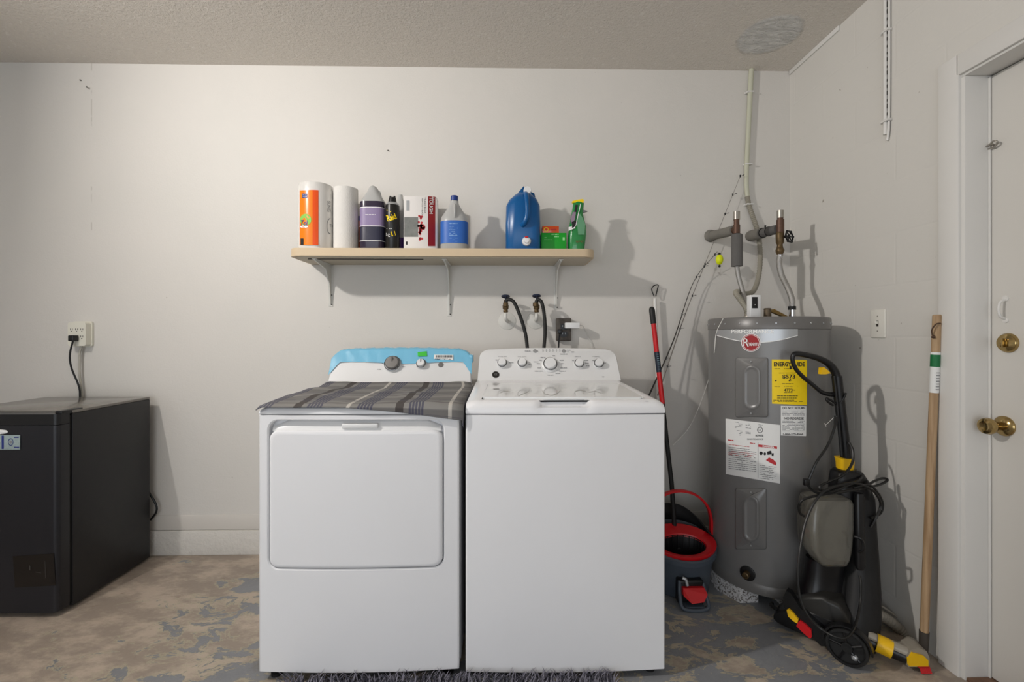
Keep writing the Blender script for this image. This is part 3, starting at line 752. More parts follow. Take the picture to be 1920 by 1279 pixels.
# console
con = console(dx0+.012, dx1+.0, wyb, .912, wyt, 1.068, -.18, .05, .008, t)
cs, cn = hitconsole(wyb, .912, wyt, 1.068); cse, _ = hitconsole(wyb, .912, wyt, 1.068, .0012); cs3, _ = hitconsole(wyb, .912, wyt, 1.068, .002)
kb = knob(736.5, 683, 13.5, 17, con, cs, cn, m_knobg); knob(790, 683, 8, 11, con, cs, cn, m_white2)
q = MB(); q.lathe(cs(826.5, 684), [(.0125, 0), (.0115, .002), (0, .002)], cn, 28); q.done('badge', m_knobg, con)
q = MB()
for (x_, y_, w_) in ((716, 677, 9), (716, 681.5, 8), (714, 692.5, 13), (757, 673, 5), (758, 679, 6), (757, 688, 5), (752, 670, 8), (779, 674, 4), (801, 675, 8), (752, 694, 5)): q.dashes(cse, x_-w_/2, y_-.6, x_+w_/2, 1, 1, 1.1, seed=int(x_))
q.done('print', m_inkg, con)
# blue film wrapped over the top edge of the console
q = MB(); M_ = 40; Hc = 1.068-.912
def filmpt(u, v):
    x_ = dx0+.012+(dx1-dx0-.012)*u; cx_ = (dx0+.012+dx1)/2; W = (dx1-dx0-.012); r_ = .05
    ed = min(x_-(dx0+.012), dx1-x_); top = Hc+.008*(1-((x_-cx_)/(W/2))**2)
    if ed < r_+.006: a = max(0, (ed-.006))/r_; top = Hc-r_*.75+r_*.75*math.sqrt(max(0, 1-(1-min(a, 1))**2))
    bot = Hc*(.64+.03*math.sin(u*9)) - (.055*max(0, 1-ed/.04))*1.0
    bot = min(bot, top-.006)
    nz = .0012*math.sin(u*60+v*5)+.0008*math.sin(u*140)
    if v < .72:
        b = bot+(top-bot)*v/.72; return V((cx_+(x_-cx_)*1.004, wyb+(wyt-wyb)*b/Hc-.0035+nz*.6, .912+b*.985+.002))
    k = (v-.72)/.28; return V((cx_+(x_-cx_)*1.004, wyb+(wyt-wyb)*top/Hc+k*.05, .912+top*.985+.004+.004*math.sin(k*3)+nz))
q.grid(filmpt, 60, 14); q.done('protective_film', m_bluefilm, con, angle=180)
q = MB(); q.box(V((dx1-.014, wyt-.02, 1.01)), V((dx1+.006, wyt+.05, 1.048)), .006, 3); q.done('film_flap', m_bluefilm, con)
cs4, _ = hitconsole(wyb, .912, wyt, 1.068, .0062)
q = MB(); q.patch(cs4, ((783, 660.5), (800, 658.5), (801, 668), (783.5, 668.5)), 3, 2); q.done('green_sticker', m_gsticker, con)
q = MB(); q.patch(cs4, ((814, 665), (850, 665.5), (850, 675), (813, 673)), 3, 2); q.mi = 1
cs5, _ = hitconsole(wyb, .912, wyt, 1.068, .0068); r = random.Random(3); x_ = 817
while x_ < 847: w_ = r.choice((.6, 1, 1.4)); q.rect(cs5, x_, 666.3, x_+w_, 670.4); x_ += w_+r.choice((.6, 1))
q.dashes(cs5, 816, 671.5, 846, 2, 1.6, .7); q.done('barcode_label', [m_paper, m_ink], con)

# ================================================================ plaid cloth on the dryer
def cloth(u, v):      # u: left-right, v: front(0)-back(1)
    L, R = dx0-.004, dx1+.018
    x_ = L+(R-L)*u; cx_ = (dx0+dx1)/2
    front = YW-.012*(1-((x_-cx_)/.33)**2)
    hang = .004+.046*max(0, (u-.42)/.58)**1.3
    n1 = math.sin(x_*19+v*4)*.004+math.sin(x_*41-v*9+1)*.0022+math.sin(x_*9+v*21)*.003
    ztop = .912
    if v < .16:
        k = v/.16
        y_ = front-.010-.003*math.sin(x_*24); z_ = ztop-.004-hang*(1-k)
        if k > .7: y_ += (k-.7)*.03
    else:
        k = (v-.16)/.84; y_ = front-.001+k*(-.352-front); lift = .012*math.sin(math.pi*min(1, k*1.05))*(.6+.4*math.sin(x_*7+1))
        z_ = ztop+max(0, n1)*(1-abs(2*k-1)*.3)+lift*.7+.016*max(0, (k-.82)/.18)**1.5
    if u < .04: z_ -= .010*(1-u/.04)**2
    if u > .945:     # falls over the right side
        kk = (u-.945)/.055; z_ = z_-kk**1.3*(.022+.008*math.sin(v*7)); x_ = dx1+.010+.004*kk+.002*math.sin(v*12)
        if v > .55: z_ += 0
    if v > .9: x_ = cx_+(x_-cx_)*(1-.3*(v-.9)*(v-.9)/.01*.1)
    return V((x_, y_, z_))
q = MB(); q.grid(cloth, 90, 70, lambda u, v: (u*.68, v*.62)); o = q.done('plaid_cloth', m_plaid, None, angle=180, solid=.003)
tag(o, 'grey plaid cloth with navy and white stripes spread over the dryer top', 'cloth')

# ================================================================ shelf
ZS0, ZS1, YS = 1.508, 1.545, -.262
sxl, sxr = P(538, 470, YS).x, P(1117, 475, YS).x
t = thing('wall_shelf', 'pale laminate wall shelf with rounded corners above the washer and dryer', 'shelf', ((sxl+sxr)/2, -.13, ZS0))
pts = [(sxl+.03, 0), (sxr-.03, 0)]
q = MB(); o_ = [(sxl, -.001), (sxl, -.001)]
pl = [(sxl, -.001)]
for i in range(9): a = math.radians(180+90*i/8); pl.append((sxl+.055+.055*math.cos(a), YS+.055+.055*math.sin(a)))
for i in range(9): a = math.radians(270+90*i/8); pl.append((sxr-.055+.055*math.cos(a), YS+.055+.055*math.sin(a)))
pl.append((sxr, -.001)); q.prism([(a, b, ZS0) for a, b in pl], (0, 0, ZS1-ZS0), .0015); q.done('board', m_shelf, t)
q = MB(); pl2 = [(.0+a*(.985)+(sxl+sxr)/2*.015, b*.93-.001) for a, b in pl]; q.prism([(a, b, ZS0-.003) for a, b in pl2], (0, 0, .0035)); q.done('underside', m_shelfb, t)
q = MB(); q.box((sxl+.07, -.20, ZS0-.0065), (sxl+.62, -.194, ZS0-.003)); q.done('underside_groove', m_slot, t)
for (px_, yb_, lean_) in ((619, 575, 0), (842, 593, 0), (1043, 580, 0)):
    xb = P(px_, 520, -.01).x; zb_ = P(px_, yb_, 0).z; q = MB()
    zt_ = ZS0-.004
    q.box((xb-.011, -.003, zb_), (xb+.011, -.0002, zt_), .0008)
    q.box((xb-.011, -.215, zt_-.003), (xb+.011, -.0002, zt_), .0008)
    # pressed diagonal web
    q.prism([(xb-.0035, -.003, zb_+.012), (xb-.0035, -.010, zb_+.012), (xb-.0035, -.026, zt_-.10), (xb-.0035, -.075, zt_-.030), (xb-.0035, -.205, zt_-.008), (xb-.0035, -.205, zt_-.002), (xb-.0035, -.003, zt_-.002)], (.007, 0, 0), .001)
    b_ = q.done('bracket', m_brk, t)
    for zz_ in (zb_+.010, zb_+.06): q = MB(); q.lathe((xb+.006, -.003, zz_), [(.0035, 0), (.0025, .002), (0, .002)], (0, -1, 0), 10); q.done('screw', m_slot, b_)
Z = ZS1+.0008
def sc(Y): return (Y-CAMY)/FPX     # metres per pixel at depth Y
def hz(py_, Y, px_=900): return P(px_, py_, Y).z
# --- wrapped paper towel roll
def cylitem(px0_, px1_, Y):        # centre and radius of an upright round thing seen between two pixels
    a = P(px0_, 460, Y).x; b = P(px1_, 460, Y).x; return (a+b)/2, (b-a)/2*.985
cx, r0 = cylitem(561, 626, -.14); h1 = hz(350, -.14, 593)
t = thing('paper_towel_roll', 'paper towel roll in an orange and clear wrapper at the shelf left end', 'paper towels', (cx, -.14, Z))
q = MB(); rn = random.Random(2); secs = []
for k in range(11):
    f_ = k/10; e_ = 1 if 0 < k < 10 else .93; secs.append((cx+rn.uniform(-.001, .001), -.14, Z+(h1-Z)*f_, r0*e_*(1+rn.uniform(-.008, .008)), r0*e_, 2.15))
secs.append((cx, -.14, h1+.002, r0*.45, r0*.45, 2)); secs.append((cx, -.14, h1-.006, r0*.3, r0*.3, 2))
q.loft(secs, 40); q.done('roll', m_wrap, t)
fc = cylsurf(cx, -.14, r0*1.03); q = MB(); q.patch(fc, ((561.8, 357), (586, 356), (586, 459.5), (561.8, 459)), 8, 6); w_ = q.done('wrapper_print', m_orange, t)
fc = cylsurf(cx, -.14, r0*1.036); q = MB(); q.patch(fc, ((586, 356), (597, 356.5), (597, 459.5), (586, 459.5)), 5, 6); q.done('wrapper_edge', m_orange2, t)
fc = cylsurf(cx, -.14, r0*1.045); q = MB()
q.disc(fc, 573, 412, 10.5, 11); q.mi = 1; q.text(fc, 'Tol', 569, 418, 10, 13, shear=.1, bold=.03); q.rect(fc, 566.5, 363, 576, 371, 3, 1); q.mi = 2; q.rect(fc, 563.5, 447, 569, 459, 2, 1); q.mi = 3; q.dashes(fc, 568, 365, 575, 2, 3, 1.2); q.disc(fc, 570, 425, 7.5, 2.2)
q.done('logo_print', [m_lime, m_navy, m_ink, m_inkw], t)
q = MB(); q.text(fc, 'SUNG', 617, 387, 6, 20, rot=90); q.text(fc, 'Tol', 622, 423, 6, 8); q.disc(fc, 619.5, 424, 6.5, 15, rin=.88, a0=90, a1=270); q.done('side_print', m_inkg, t)
# --- bare roll
cx, r0 = cylitem(626, 671, -.14); h1 = hz(355, -.14, 648)
t = thing('paper_towel_roll', 'unwrapped white paper towel roll right of the orange-wrapped one', 'paper towels', (cx, -.14, Z))
q = MB(); q.lathe((cx, -.14, 0), [(r0, Z), (r0, Z+.1), (r0*1.005, h1-.1), (r0*.99, h1), (r0*.3, h1+.001), (r0*.28, h1-.02)], seg=44); q.done('roll', m_towel, t)
q = MB(); q.lathe((cx, -.14, 0), [(r0*.30, h1-.05), (r0*.30, h1+.0015), (r0*.27, h1+.0015), (r0*.27, h1-.05)], seg=24, cap=False); q.done('cardboard_core', mat('cardboard', (176, 146, 110), .9), t)
# --- orange bottle hidden behind
cx, r0 = cylitem(664, 682, -.06)
t = thing('orange_bottle', 'orange bottle mostly hidden behind the purple cleaner and the bare paper roll', 'bottle', (cx, -.05, Z))
q = MB(); q.lathe((cx, -.05, 0), [(r0, Z), (r0*1.1, Z+.01), (r0*1.1, Z+.11), (r0*.8, Z+.15), (r0*.4, Z+.17), (r0*.4, Z+.18)], seg=24); q.done('body', mat('rust_orange', (190, 92, 30), .4), t)
q = MB(); q.lathe((cx, -.05, 0), [(r0*.5, Z+.178), (r0*.5, Z+.2), (0, Z+.2)], seg=20); q.done('cap', m_navy, t)
# --- purple cleaner jug
Y0 = -.15; cx, r0 = cylitem(677, 723, Y0); k = sc(Y0); ht = hz(345, Y0, 699)
zl = lambda py_: hz(py_, Y0-.05, 699)
t = thing('cleaner_jug', 'translucent jug of purple cleaner with a lilac label', 'bottle', (cx, Y0, Z))
q = MB(); q.loft([(cx, Y0, Z, r0*.92, .04, 3.5), (cx, Y0, Z+.006, r0, .044, 3.5), (cx, Y0, zl(378), r0, .044, 3.5), (cx, Y0, zl(374), r0*.97, .042, 3), (cx, Y0, zl(362), r0*.66, .034, 2.6), (cx, Y0, zl(354), r0*.46, .028, 2.2), (cx, Y0, zl(348), r0*.36, .024, 2), (cx, Y0, zl(344.5), r0*.24, .018, 2), (cx, Y0, zl(343), r0*.10, .010, 2)], 40)
bod = q.done('body', m_cloudy, t)
q = MB(); q.loft([(cx, Y0, Z+.001, r0*.96, .0425, 3.5), (cx, Y0, Z+.006, r0*1.012, .0447, 3.5), (cx, Y0, zl(376), r0*1.012, .0447, 3.5), (cx, Y0, zl(376)+.001, r0*.9, .04, 3.5)], 40); q.done('purple_liquid', m_purpleliq, t)
q = MB(); q.loft([(cx, Y0, zl(424), r0*1.03, .0455, 3.5), (cx, Y0, zl(387), r0*1.03, .0455, 3.5)], 40, cap=False); q.mi = 1
q.loft([(cx, Y0, zl(450), r0*1.03, .0455, 3.5), (cx, Y0, zl(425), r0*1.03, .0455, 3.5)], 40, cap=False); q.mi = 2
for a_ in (388, 423, 451): q.loft([(cx, Y0, zl(a_)-.0015, r0*1.04, .046, 3.5), (cx, Y0, zl(a_)+.0015, r0*1.04, .046, 3.5)], 40, cap=False)
fl = plane((0, Y0-.0462, 0), (0, -1, 0)); q.dashes(fl, 685, 402, 710, 1, 4, 1); q.done('label', [m_lilac, m_navyblk, m_inkw], t)
q = MB(); q.tube([(cx+.018, Y0+.0, zl(352)), (cx+.031, Y0, zl(357)), (cx+.034, Y0, zl(372)), (cx+.03, Y0, zl(380))], .007); q.done('handle', m_cloudy, t)
# --- black aerosol
Y0 = -.17; cx, r0 = cylitem(723, 749, Y0); t = thing('aerosol_can', 'black aerosol insect spray can with yellow lettering', 'spray can', (cx, Y0, Z))
zl = lambda py_: hz(py_, Y0, 736)
q = MB(); q.lathe((cx, Y0, 0), [(r0*.95, Z), (r0, Z+.003), (r0, zl(388)), (r0*.98, zl(386))], seg=32); q.done('can', mat('black_can', (30, 28, 26), .3), t)
q = MB(); q.lathe((cx, Y0, 0), [(r0*.98, zl(387)), (r0*.9, zl(383)), (r0*.6, zl(380)), (0, zl(380))], seg=32); q.done('shoulder', m_silver, t)
q = MB(); q.lathe((cx, Y0, 0), [(r0*.62, zl(381)), (r0*.5, zl(371)), (r0*.45, zl(371))], seg=20); q.box((cx-.014, Y0-.006, zl(374)), (cx-.006, Y0+.006, zl(368)), .001); q.box((cx+.006, Y0-.006, zl(374)), (cx+.014, Y0+.006, zl(368)), .001); q.done('spray_cap', m_black, t)
fc = cylsurf(cx, Y0, r0*1.02); q = MB(); q.text(fc, 'Raid', 734, 407, 11, 18, rot=-16, bold=.03, shear=-.1); q.poly(fc, ((733, 434), (740, 433), (742, 441), (736, 443), (731, 439))); q.patch(fc, ((724, 394), (726, 394), (734, 396), (732, 398)), 1, 1)
q.mi = 1; q.dashes(fc, 724, 437, 731, 4, 2, .9); q.dashes(fc, 725, 428, 737, 1, 3, 1.2); q.done('print', [m_ylab, m_inkw], t)
# --- purple can behind aerosol
cx, r0 = cylitem(744, 758, -.09); r0 = .020; cx = P(752, 460, -.09).x; t = thing('white_purple_bottle', 'white and purple bottle squeezed between the black aerosol and the white carton', 'bottle', (cx, -.09, Z))
zl = lambda py_: hz(py_, -.09, 752)
q = MB(); q.lathe((cx-.003, -.09, 0), [(r0, Z), (r0, zl(380)), (r0*.6, zl(372)), (r0*.55, zl(366)), (0, zl(366))], seg=28); q.done('body', m_cloudy, t)
q = MB(); q.lathe((cx-.003, -.09, 0), [(r0*1.02, Z+.002), (r0*1.02, zl(447))], seg=28, cap=False); q.done('label', mat('violet', (84, 44, 120), .4), t)
# --- carton
Y0 = -.165; a = P(757, 462, Y0); b = P(803, 462, Y0); zt_ = hz(368, Y0, 780)
ang = math.radians(0)
t = thing('trash_bag_box', 'white and red carton lettered TOUGH in the middle of the shelf', 'box', ((a.x+b.x)/2, -.1, Z))
xr_ = P(819, 462, Y0+.01).x
q = MB(); q.prism([(a.x, Y0, Z), (b.x, Y0, Z), (xr_, Y0+.028, Z), (xr_-.01, -.04, Z), (a.x, -.04, Z)], (0, 0, zt_-Z), .0015); q.done('carton', m_cardbox, t)
fl = plane((0, Y0, 0), (0, -1, 0), .0008); q = MB(); q.rect(fl, 758, 407, 784, 444); q.mi = 1
rn = random.Random(5)
for i in range(34): x_, y_ = 789+rn.gauss(0, 3.2), 427+rn.gauss(0, 9); q.disc(fl, x_, y_, 2.2, 2.4, 7)
q.mi = 2; q.text(fl, 'HEAVY DUTY BLACK', 792, 388, 2.6, 32, rot=90); q.text(fl, 'TRASH BAGS', 797, 385, 2.6, 30, rot=90); q.rect(fl, 761, 453, 764, 459)
q.mi = 3; q.rect(fl, 762, 376, 768, 395); q.mi = 1
for v in q.bm.verts: pass
q.done('front_print', [mat('grey_picture', (120, 122, 118), .5, var=.4, vscale=40), m_inkr, m_ink, m_silver], t)
# slanted side face: red strip
p0 = V((b.x, Y0, Z)); p1 = V((xr_, Y0+.028, Z)); nn = V((p1-p0).y, ) if False else V(((p1-p0).y, -(p1-p0).x, 0)).normalized()
fl = plane(p0, nn, .0008); q = MB(); q.patch(fl, ((802.5, 368), (816, 369), (816, 461.5), (802.5, 461.5))); q.done('red_panel', m_red2, t)
fl = plane(p0, nn, .0014); q = MB(); q.text(fl, 'TOUGH', 808.5, 385, 6, 32, rot=90, bold=.03); q.mi = 0; q.text(fl, 'Hefty', 813, 377, 3, 14, rot=90); q.done('side_print', m_inkw, t)
q = MB(); q.grid(lambda u, v: V((a.x+.004+(xr_-a.x-.01)*u, Y0+.02+.08*v, zt_+.002+.010*math.sin(u*7)**2*math.sin(v*3.1))), 14, 6); q.done('torn_film', m_clear, t, solid=.0006)
# --- bleach bottle
Y0 = -.16; cx, r0 = cylitem(826, 878, Y0); zl = lambda py_: hz(py_, Y0-.03, 851)
t = thing('bleach_bottle', 'white plastic bleach bottle with blue label and blue cap', 'bottle', (cx, Y0, Z))
q = MB(); q.loft([(cx, Y0, Z, r0*.93, .044, 2.4), (cx, Y0, Z+.006, r0, .048, 2.4), (cx, Y0, zl(416), r0, .048, 2.4), (cx, Y0, zl(406), r0*.95, .046, 2.3), (cx, Y0, zl(392), r0*.6, .034, 2.2), (cx, Y0, zl(382), r0*.36, .022, 2), (cx, Y0, zl(377), r0*.30, .017, 2), (cx, Y0, zl(374), r0*.30, .017, 2)], 40); q.done('body', m_cloudy, t)
q = MB(); q.lathe((cx, Y0, 0), [(.0185, hz(377, Y0)), (.0185, hz(369, Y0)), (.016, hz(368, Y0)), (0, hz(368, Y0))], seg=30); q.done('cap', m_bluecap, t)
q = MB(); q.loft([(cx, Y0, zl(457), r0*1.015, .049, 2.4), (cx, Y0, zl(415), r0*1.015, .049, 2.4)], 48, cap=False); q.done('label', m_blue, t)
fl = cylsurf(cx, Y0, r0*1.03, .0502); q = MB(); q.dashes(fl, 836, 418, 874, 1, 4, 2); q.dashes(fl, 840, 424, 870, 6, 3.2, 1.1, dens=.6); q.rect(fl, 838, 441, 874, 442.5, 6, 1); q.dashes(fl, 836, 446, 872, 3, 3, 1, dens=.5); q.done('label_print', mat('pale_blue_ink', (120, 160, 210), .5), t)
q = MB(); q.tube([(cx+.004, Y0-.024, zl(383)), (cx+.006, Y0-.046, zl(392)), (cx+.007, Y0-.052, zl(402)), (cx+.008, Y0-.046, zl(409))], .006); q.done('handle', m_cloudy, t)
# --- blue jug with tap
Y0 = -.15; cx, r0 = cylitem(947, 1013, Y0); zl = lambda py_: hz(py_, Y0-.06, 980)
t = thing('detergent_jug', 'large blue detergent jug with white tap and white cap', 'jug', (cx, Y0, Z))
q = MB(); dyj = .085
q.loft([(cx, Y0, Z, r0*.93, dyj*.95, 5), (cx, Y0, Z+.006, r0*.98, dyj, 5), (cx, Y0, zl(420), r0*.985, dyj, 5), (cx, Y0, zl(385), r0*.96, dyj, 4.5), (cx+.002, Y0+.006, zl(372), r0*.80, dyj*.92, 4), (cx+.004, Y0+.012, zl(362), r0*.56, dyj*.75, 3), (cx+.004, Y0+.018, zl(354), r0*.30, dyj*.4, 2.5), (cx+.004, Y0+.02, zl(352), r0*.2, dyj*.3, 2.5)], 44)
for v in q.bm.verts:      # waist groove on the left of the front
    if v.co.y < Y0-.04: v.co.y += .010*math.exp(-((v.co.x-(cx-r0*.72))/.014)**2)*min(1, max(0, (v.co.z-Z)/.03))
q.done('body', m_jug, t)
q = MB(); q.tube([(cx+.010, Y0-.030, zl(360)), (cx+.014, Y0-.082, zl(368)), (cx+.016, Y0-.106, zl(385)), (cx+.016, Y0-.106, zl(408)), (cx+.006, Y0-.098, zl(420)), (cx-.004, Y0-.08, zl(424))], [.013, .012, .011, .011, .012, .014], seg=14); q.done('handle', m_jug, t)
c = P(987, 453, Y0-dyj); q = MB(); c.z = max(c.z, Z+.022); q.lathe(c, [(.021, 0), (.021, .010), (.0185, .014), (.012, .015), (.011, .028), (0, .029)], (0, -1, 0), 30); q.done('tap', m_white2, t)
q = MB(); q.box(c+V((-.008, -.020, .014)), c+V((.008, -.004, .022)), .002); q.done('tap_button', m_red, t)
c = P(989, 357, Y0-.05); q = MB(); q.lathe(c+V((0, .012, .0)), [(.019, 0), (.019, .012), (.017, .016), (0, .017)], (.05, -1, .12), 30); q.done('cap', m_white2, t)
q = MB(); q.poly(plane((0, Y0-.01, 0), (0, -1, 0)), ((966, 368), (982, 349), (988, 364), (980, 374))); q.poly(plane((0, Y0-.01, 0), (0, -1, 0)), ((996, 360), (1002, 363), (1004, 372), (992, 372))); q.done('cap_seal', m_jug, t, solid=.002)
# --- boxes
Y0 = -.17; a = P(1015, 463, Y0); b = P(1062, 463, Y0); zt_ = hz(436.5, Y0, 1038)
t = thing('green_box', 'small bright green carton on the shelf right of the blue jug', 'box', ((a.x+b.x)/2, -.14, Z))
q = MB(); q.box((a.x, Y0, Z), (b.x, Y0+.075, zt_), .001); q.done('carton', m_green, t)
fl = plane((0, Y0, 0), (0, -1, 0), .0006); q = MB(); q.dashes(fl, 1034, 438.5, 1051, 1, 3, 1.8); q.dashes(fl, 1039, 443, 1050, 1, 3, 1.6); q.dashes(fl, 1021, 445, 1026, 1, 3, 1); q.dashes(fl, 1020, 449, 1040, 1, 3, .9); q.rect(fl, 1055, 445, 1059, 451); q.done('print', mat('pale_green_ink', (150, 220, 150), .5), t)
c0 = P(1017, 436, Y0+.006); c1 = P(1048, 424, Y0+.006); t = thing('orange_box', 'small orange carton lying on top of the green carton', 'box', ((c0.x+c1.x)/2, -.14, zt_+.001))
q = MB(); q.box((c0.x, Y0+.006, zt_+.001), (c1.x, Y0+.066, c1.z), .001); q.done('carton', m_orange2, t)
fl = plane((0, Y0+.006, 0), (0, -1, 0), .0006); q = MB(); q.disc(fl, 1024, 430.5, 4.5, 4.5, rin=.7); q.mi = 1; q.text(fl, '45', 1024, 430.5, 3, 4); q.dashes(fl, 1033, 429.5, 1046, 1, 3, 2.6, dens=1); q.done('print', [m_ylab, m_inkr], t)
# --- green spray bottle in its wrap
Y0 = -.15; x0_ = P(1080, 463, Y0).x; kx = sc(Y0); zl = lambda py_: hz(py_, Y0-.02, 1082)
t = thing('green_spray_bottle', 'green spray bottle in shiny printed wrap with a yellow top at the shelf right end', 'bottle', (x0_, Y0, Z))
def sx_(px_): return P(px_, 430, Y0).x
q = MB(); secs = []
for (py_, pa, pb_, ry) in ((463, 1066, 1095, .026), (455, 1064.5, 1097, .030), (440, 1065, 1099, .030), (424, 1066.5, 1099, .030), (412, 1069, 1096, .027), (400, 1071, 1093, .023), (390, 1073, 1094, .018), (380, 1074.5, 1095, .015), (377, 1075, 1094, .012)):
    A_, B_ = sx_(pa), sx_(pb_); secs.append(((A_+B_)/2, Y0, zl(py_) if py_ < 463 else Z, (B_-A_)/2, ry, 2.4))
q.loft(secs, 36); bod = q.done('body', m_dgreen, t)
q = MB(); q.prism([P(x_, y_, Y0-.012) for x_, y_ in ((1074, 380), (1073, 377), (1080, 375), (1093, 373), (1095, 376), (1094, 380))], (0, .022, 0), .002); q.done('yellow_top', m_ylab, t)
q = MB(); q.prism([P(x_, y_, Y0-.010) for x_, y_ in ((1090, 392), (1096, 394), (1102, 396), (1095, 398), (1091, 398))], (0, .014, 0), .001); q.done('trigger', m_inkg, t)
fl = plane((0, Y0-.0325, 0), (0, -1, 0)); q = MB()
q.poly(fl, ((1087, 400), (1092, 408), (1097, 420), (1096, 440), (1084, 440), (1082, 420), (1084, 408))); q.mi = 1; q.poly(fl, ((1074, 398), (1080, 396), (1078, 412), (1071, 420), (1070, 410))); q.mi = 2; q.poly(fl, ((1072, 416), (1081, 414), (1079, 424), (1073, 428))); q.poly(fl, ((1079, 384), (1084, 384), (1081, 398), (1077, 398)))
q.mi = 3; q.poly(fl, ((1066, 426), (1079, 423), (1078, 428), (1066, 433))); q.mi = 4; q.text(fl, 'spray', 1087, 452, 4.5, 15); q.mi = 3; q.patch(fl, ((1088, 382), (1089.5, 382), (1080, 424), (1078.5, 424)))
q.done('print', [m_lgreen, m_mauve, m_ink, m_inkw, mat('brown_ink', (120, 84, 50), .5)], t)

# ================================================================ washer valves, hoses, outlet
for i, (vx, vy, ex_, ey_, hosep) in enumerate((
    (948, 556, 951, 602, [(948, 572, -.085), (951, 562, -.09), (963, 566, -.10), (975, 592, -.11), (985, 625, -.12), (989, 655, -.14), (990, 675, -.15)]),
    (1006, 555, 1004, 601, [(1004, 572, -.085), (1008, 562, -.09), (1016, 568, -.10), (1021, 595, -.11), (1022, 625, -.12), (1020, 652, -.14), (1019, 675, -.15)]))):
    c = P(ex_, ey_, 0)
    t = thing('water_valve', ('left' if i == 0 else 'right') + ' of the two brass washer taps on the back wall with a black hose', 'tap', c, 'washer taps on the wall')
    q = MB(); q.lathe(c, [(.046, 0), (.045, .003), (.030, .007), (.012, .012)], (0, -1, 0), 36); q.done('escutcheon', m_brk, t)
    yv = -.075; pv = P(ex_-(3 if i == 0 else -2), 585, yv)
    q = MB(); q.tube([(c.x, -.005, c.z), (c.x, -.05, c.z-.002), (pv.x, yv, c.z+.01), (pv.x, yv, P(vx, 588, yv).z)], .009, seg=12); q.done('riser_pipe', m_brk, t)
    zb_, zt_ = P(vx, 586, yv).z, P(vx, 566, yv).z; vxx = P(vx, 570, yv).x
    q = MB(); q.lathe((pv.x, yv, 0), [(.011, zb_), (.013, zb_+.006), (.011, zb_+.014), (.015, zb_+.020), (.016, zb_+.036), (.010, zb_+.044), (.010, zt_+.004), (.006, zt_+.010)], seg=12); q.ball((pv.x, yv-.008, zb_+.035), .012, seg=12); q.done('valve_body', m_oldbrass, t)
    q = MB(); hc = V((pv.x, yv, P(vx, vy, yv).z)); q.cyl((pv.x, yv, zt_), hc+V((0, 0, .003)), .004, seg=10); q.torus(hc, .0185, .0042, (0, .25, 1), 24, 8)
    for a in range(4): q.box(hc+V((-.018, -.003, -.002)), hc+V((.018, .003, .003)), 0, M=Matrix.Rotation(a*math.pi/4, 3, 'Z'))
    q.done('handwheel', mat('dark_blue_handle%d' % i, (34, 42, 66), .5), t)
    q = MB(); q.tube([P(*p) for p in hosep], .0088, seg=14); q.done('hose', m_rubber, t)
    q = MB(); a = P(*hosep[0]); q.cyl((a.x, a.y, a.z-.006), (a.x, a.y, a.z+.012), .0135, seg=12); q.done('coupling', m_oldbrass, t)
c0 = P(1043, 639, -.03); c1 = P(1071, 597, -.03)
t = thing('wall_outlet', 'dusty dark surface-mounted outlet box on the back wall behind the washer', 'outlet', P(1057, 639, 0))
q = MB(); q.box((c0.x, -.034, c0.z), (c1.x, -.001, c1.z), .004, 3); q.done('box', m_darkbox, t)
q = MB()
for zz_ in (.0, .038): 
    zc = c0.z+.034+zz_; xc = (c0.x+c1.x)/2; q.prism([(xc+x_, -.034, zc+z_) for x_, z_ in rrect(-.017, .017, -.014, .014, .006)], (0, -.003, 0), .001)
q.done('receptacle', m_black, t)
q = MB(); xc = (c0.x+c1.x)/2
for zz_ in (.034, .072): q.box((xc-.008, -.0378, c0.z+zz_), (xc-.006, -.0365, c0.z+zz_+.008)); q.box((xc+.006, -.0378, c0.z+zz_), (xc+.008, -.0365, c0.z+zz_+.008))
q.done('slots', m_silver, t)
a0 = P(1060, 616, -.07); a1 = P(1087, 605, -.07); t = thing('white_plug_adapter', 'small white block charger plugged into the dark outlet', 'plug', a0)
q = MB(); q.box((a0.x, -.078, a0.z), (a1.x, -.038, a1.z), .003, 3); q.done('charger', m_white2, t)
q = MB(); q.tube([(a1.x-.004, -.05, (a0.z+a1.z)/2), P(1093, 612, -.03), P(1103, 632, -.012), P(1110, 655, -.012), P(1114, 690, -.012)], .0016, seg=6); q.done('thin_cord', m_trim, t)
a0 = P(1050, 622, -.05); t = thing('power_cord', 'black plug and cord from the dark outlet down behind the washer console', 'cord', a0)
q = MB(); q.box((a0.x-.012, -.062, a0.z-.010), (a0.x+.012, -.038, a0.z+.012), .004, 3); q.done('plug', m_black, t)
q = MB(); q.tube([(a0.x, -.052, a0.z-.006), P(1048, 640, -.055), P(1047, 660, -.06), P(1048, 690, -.06)], .0042, seg=8); q.done('cord', m_black, t)

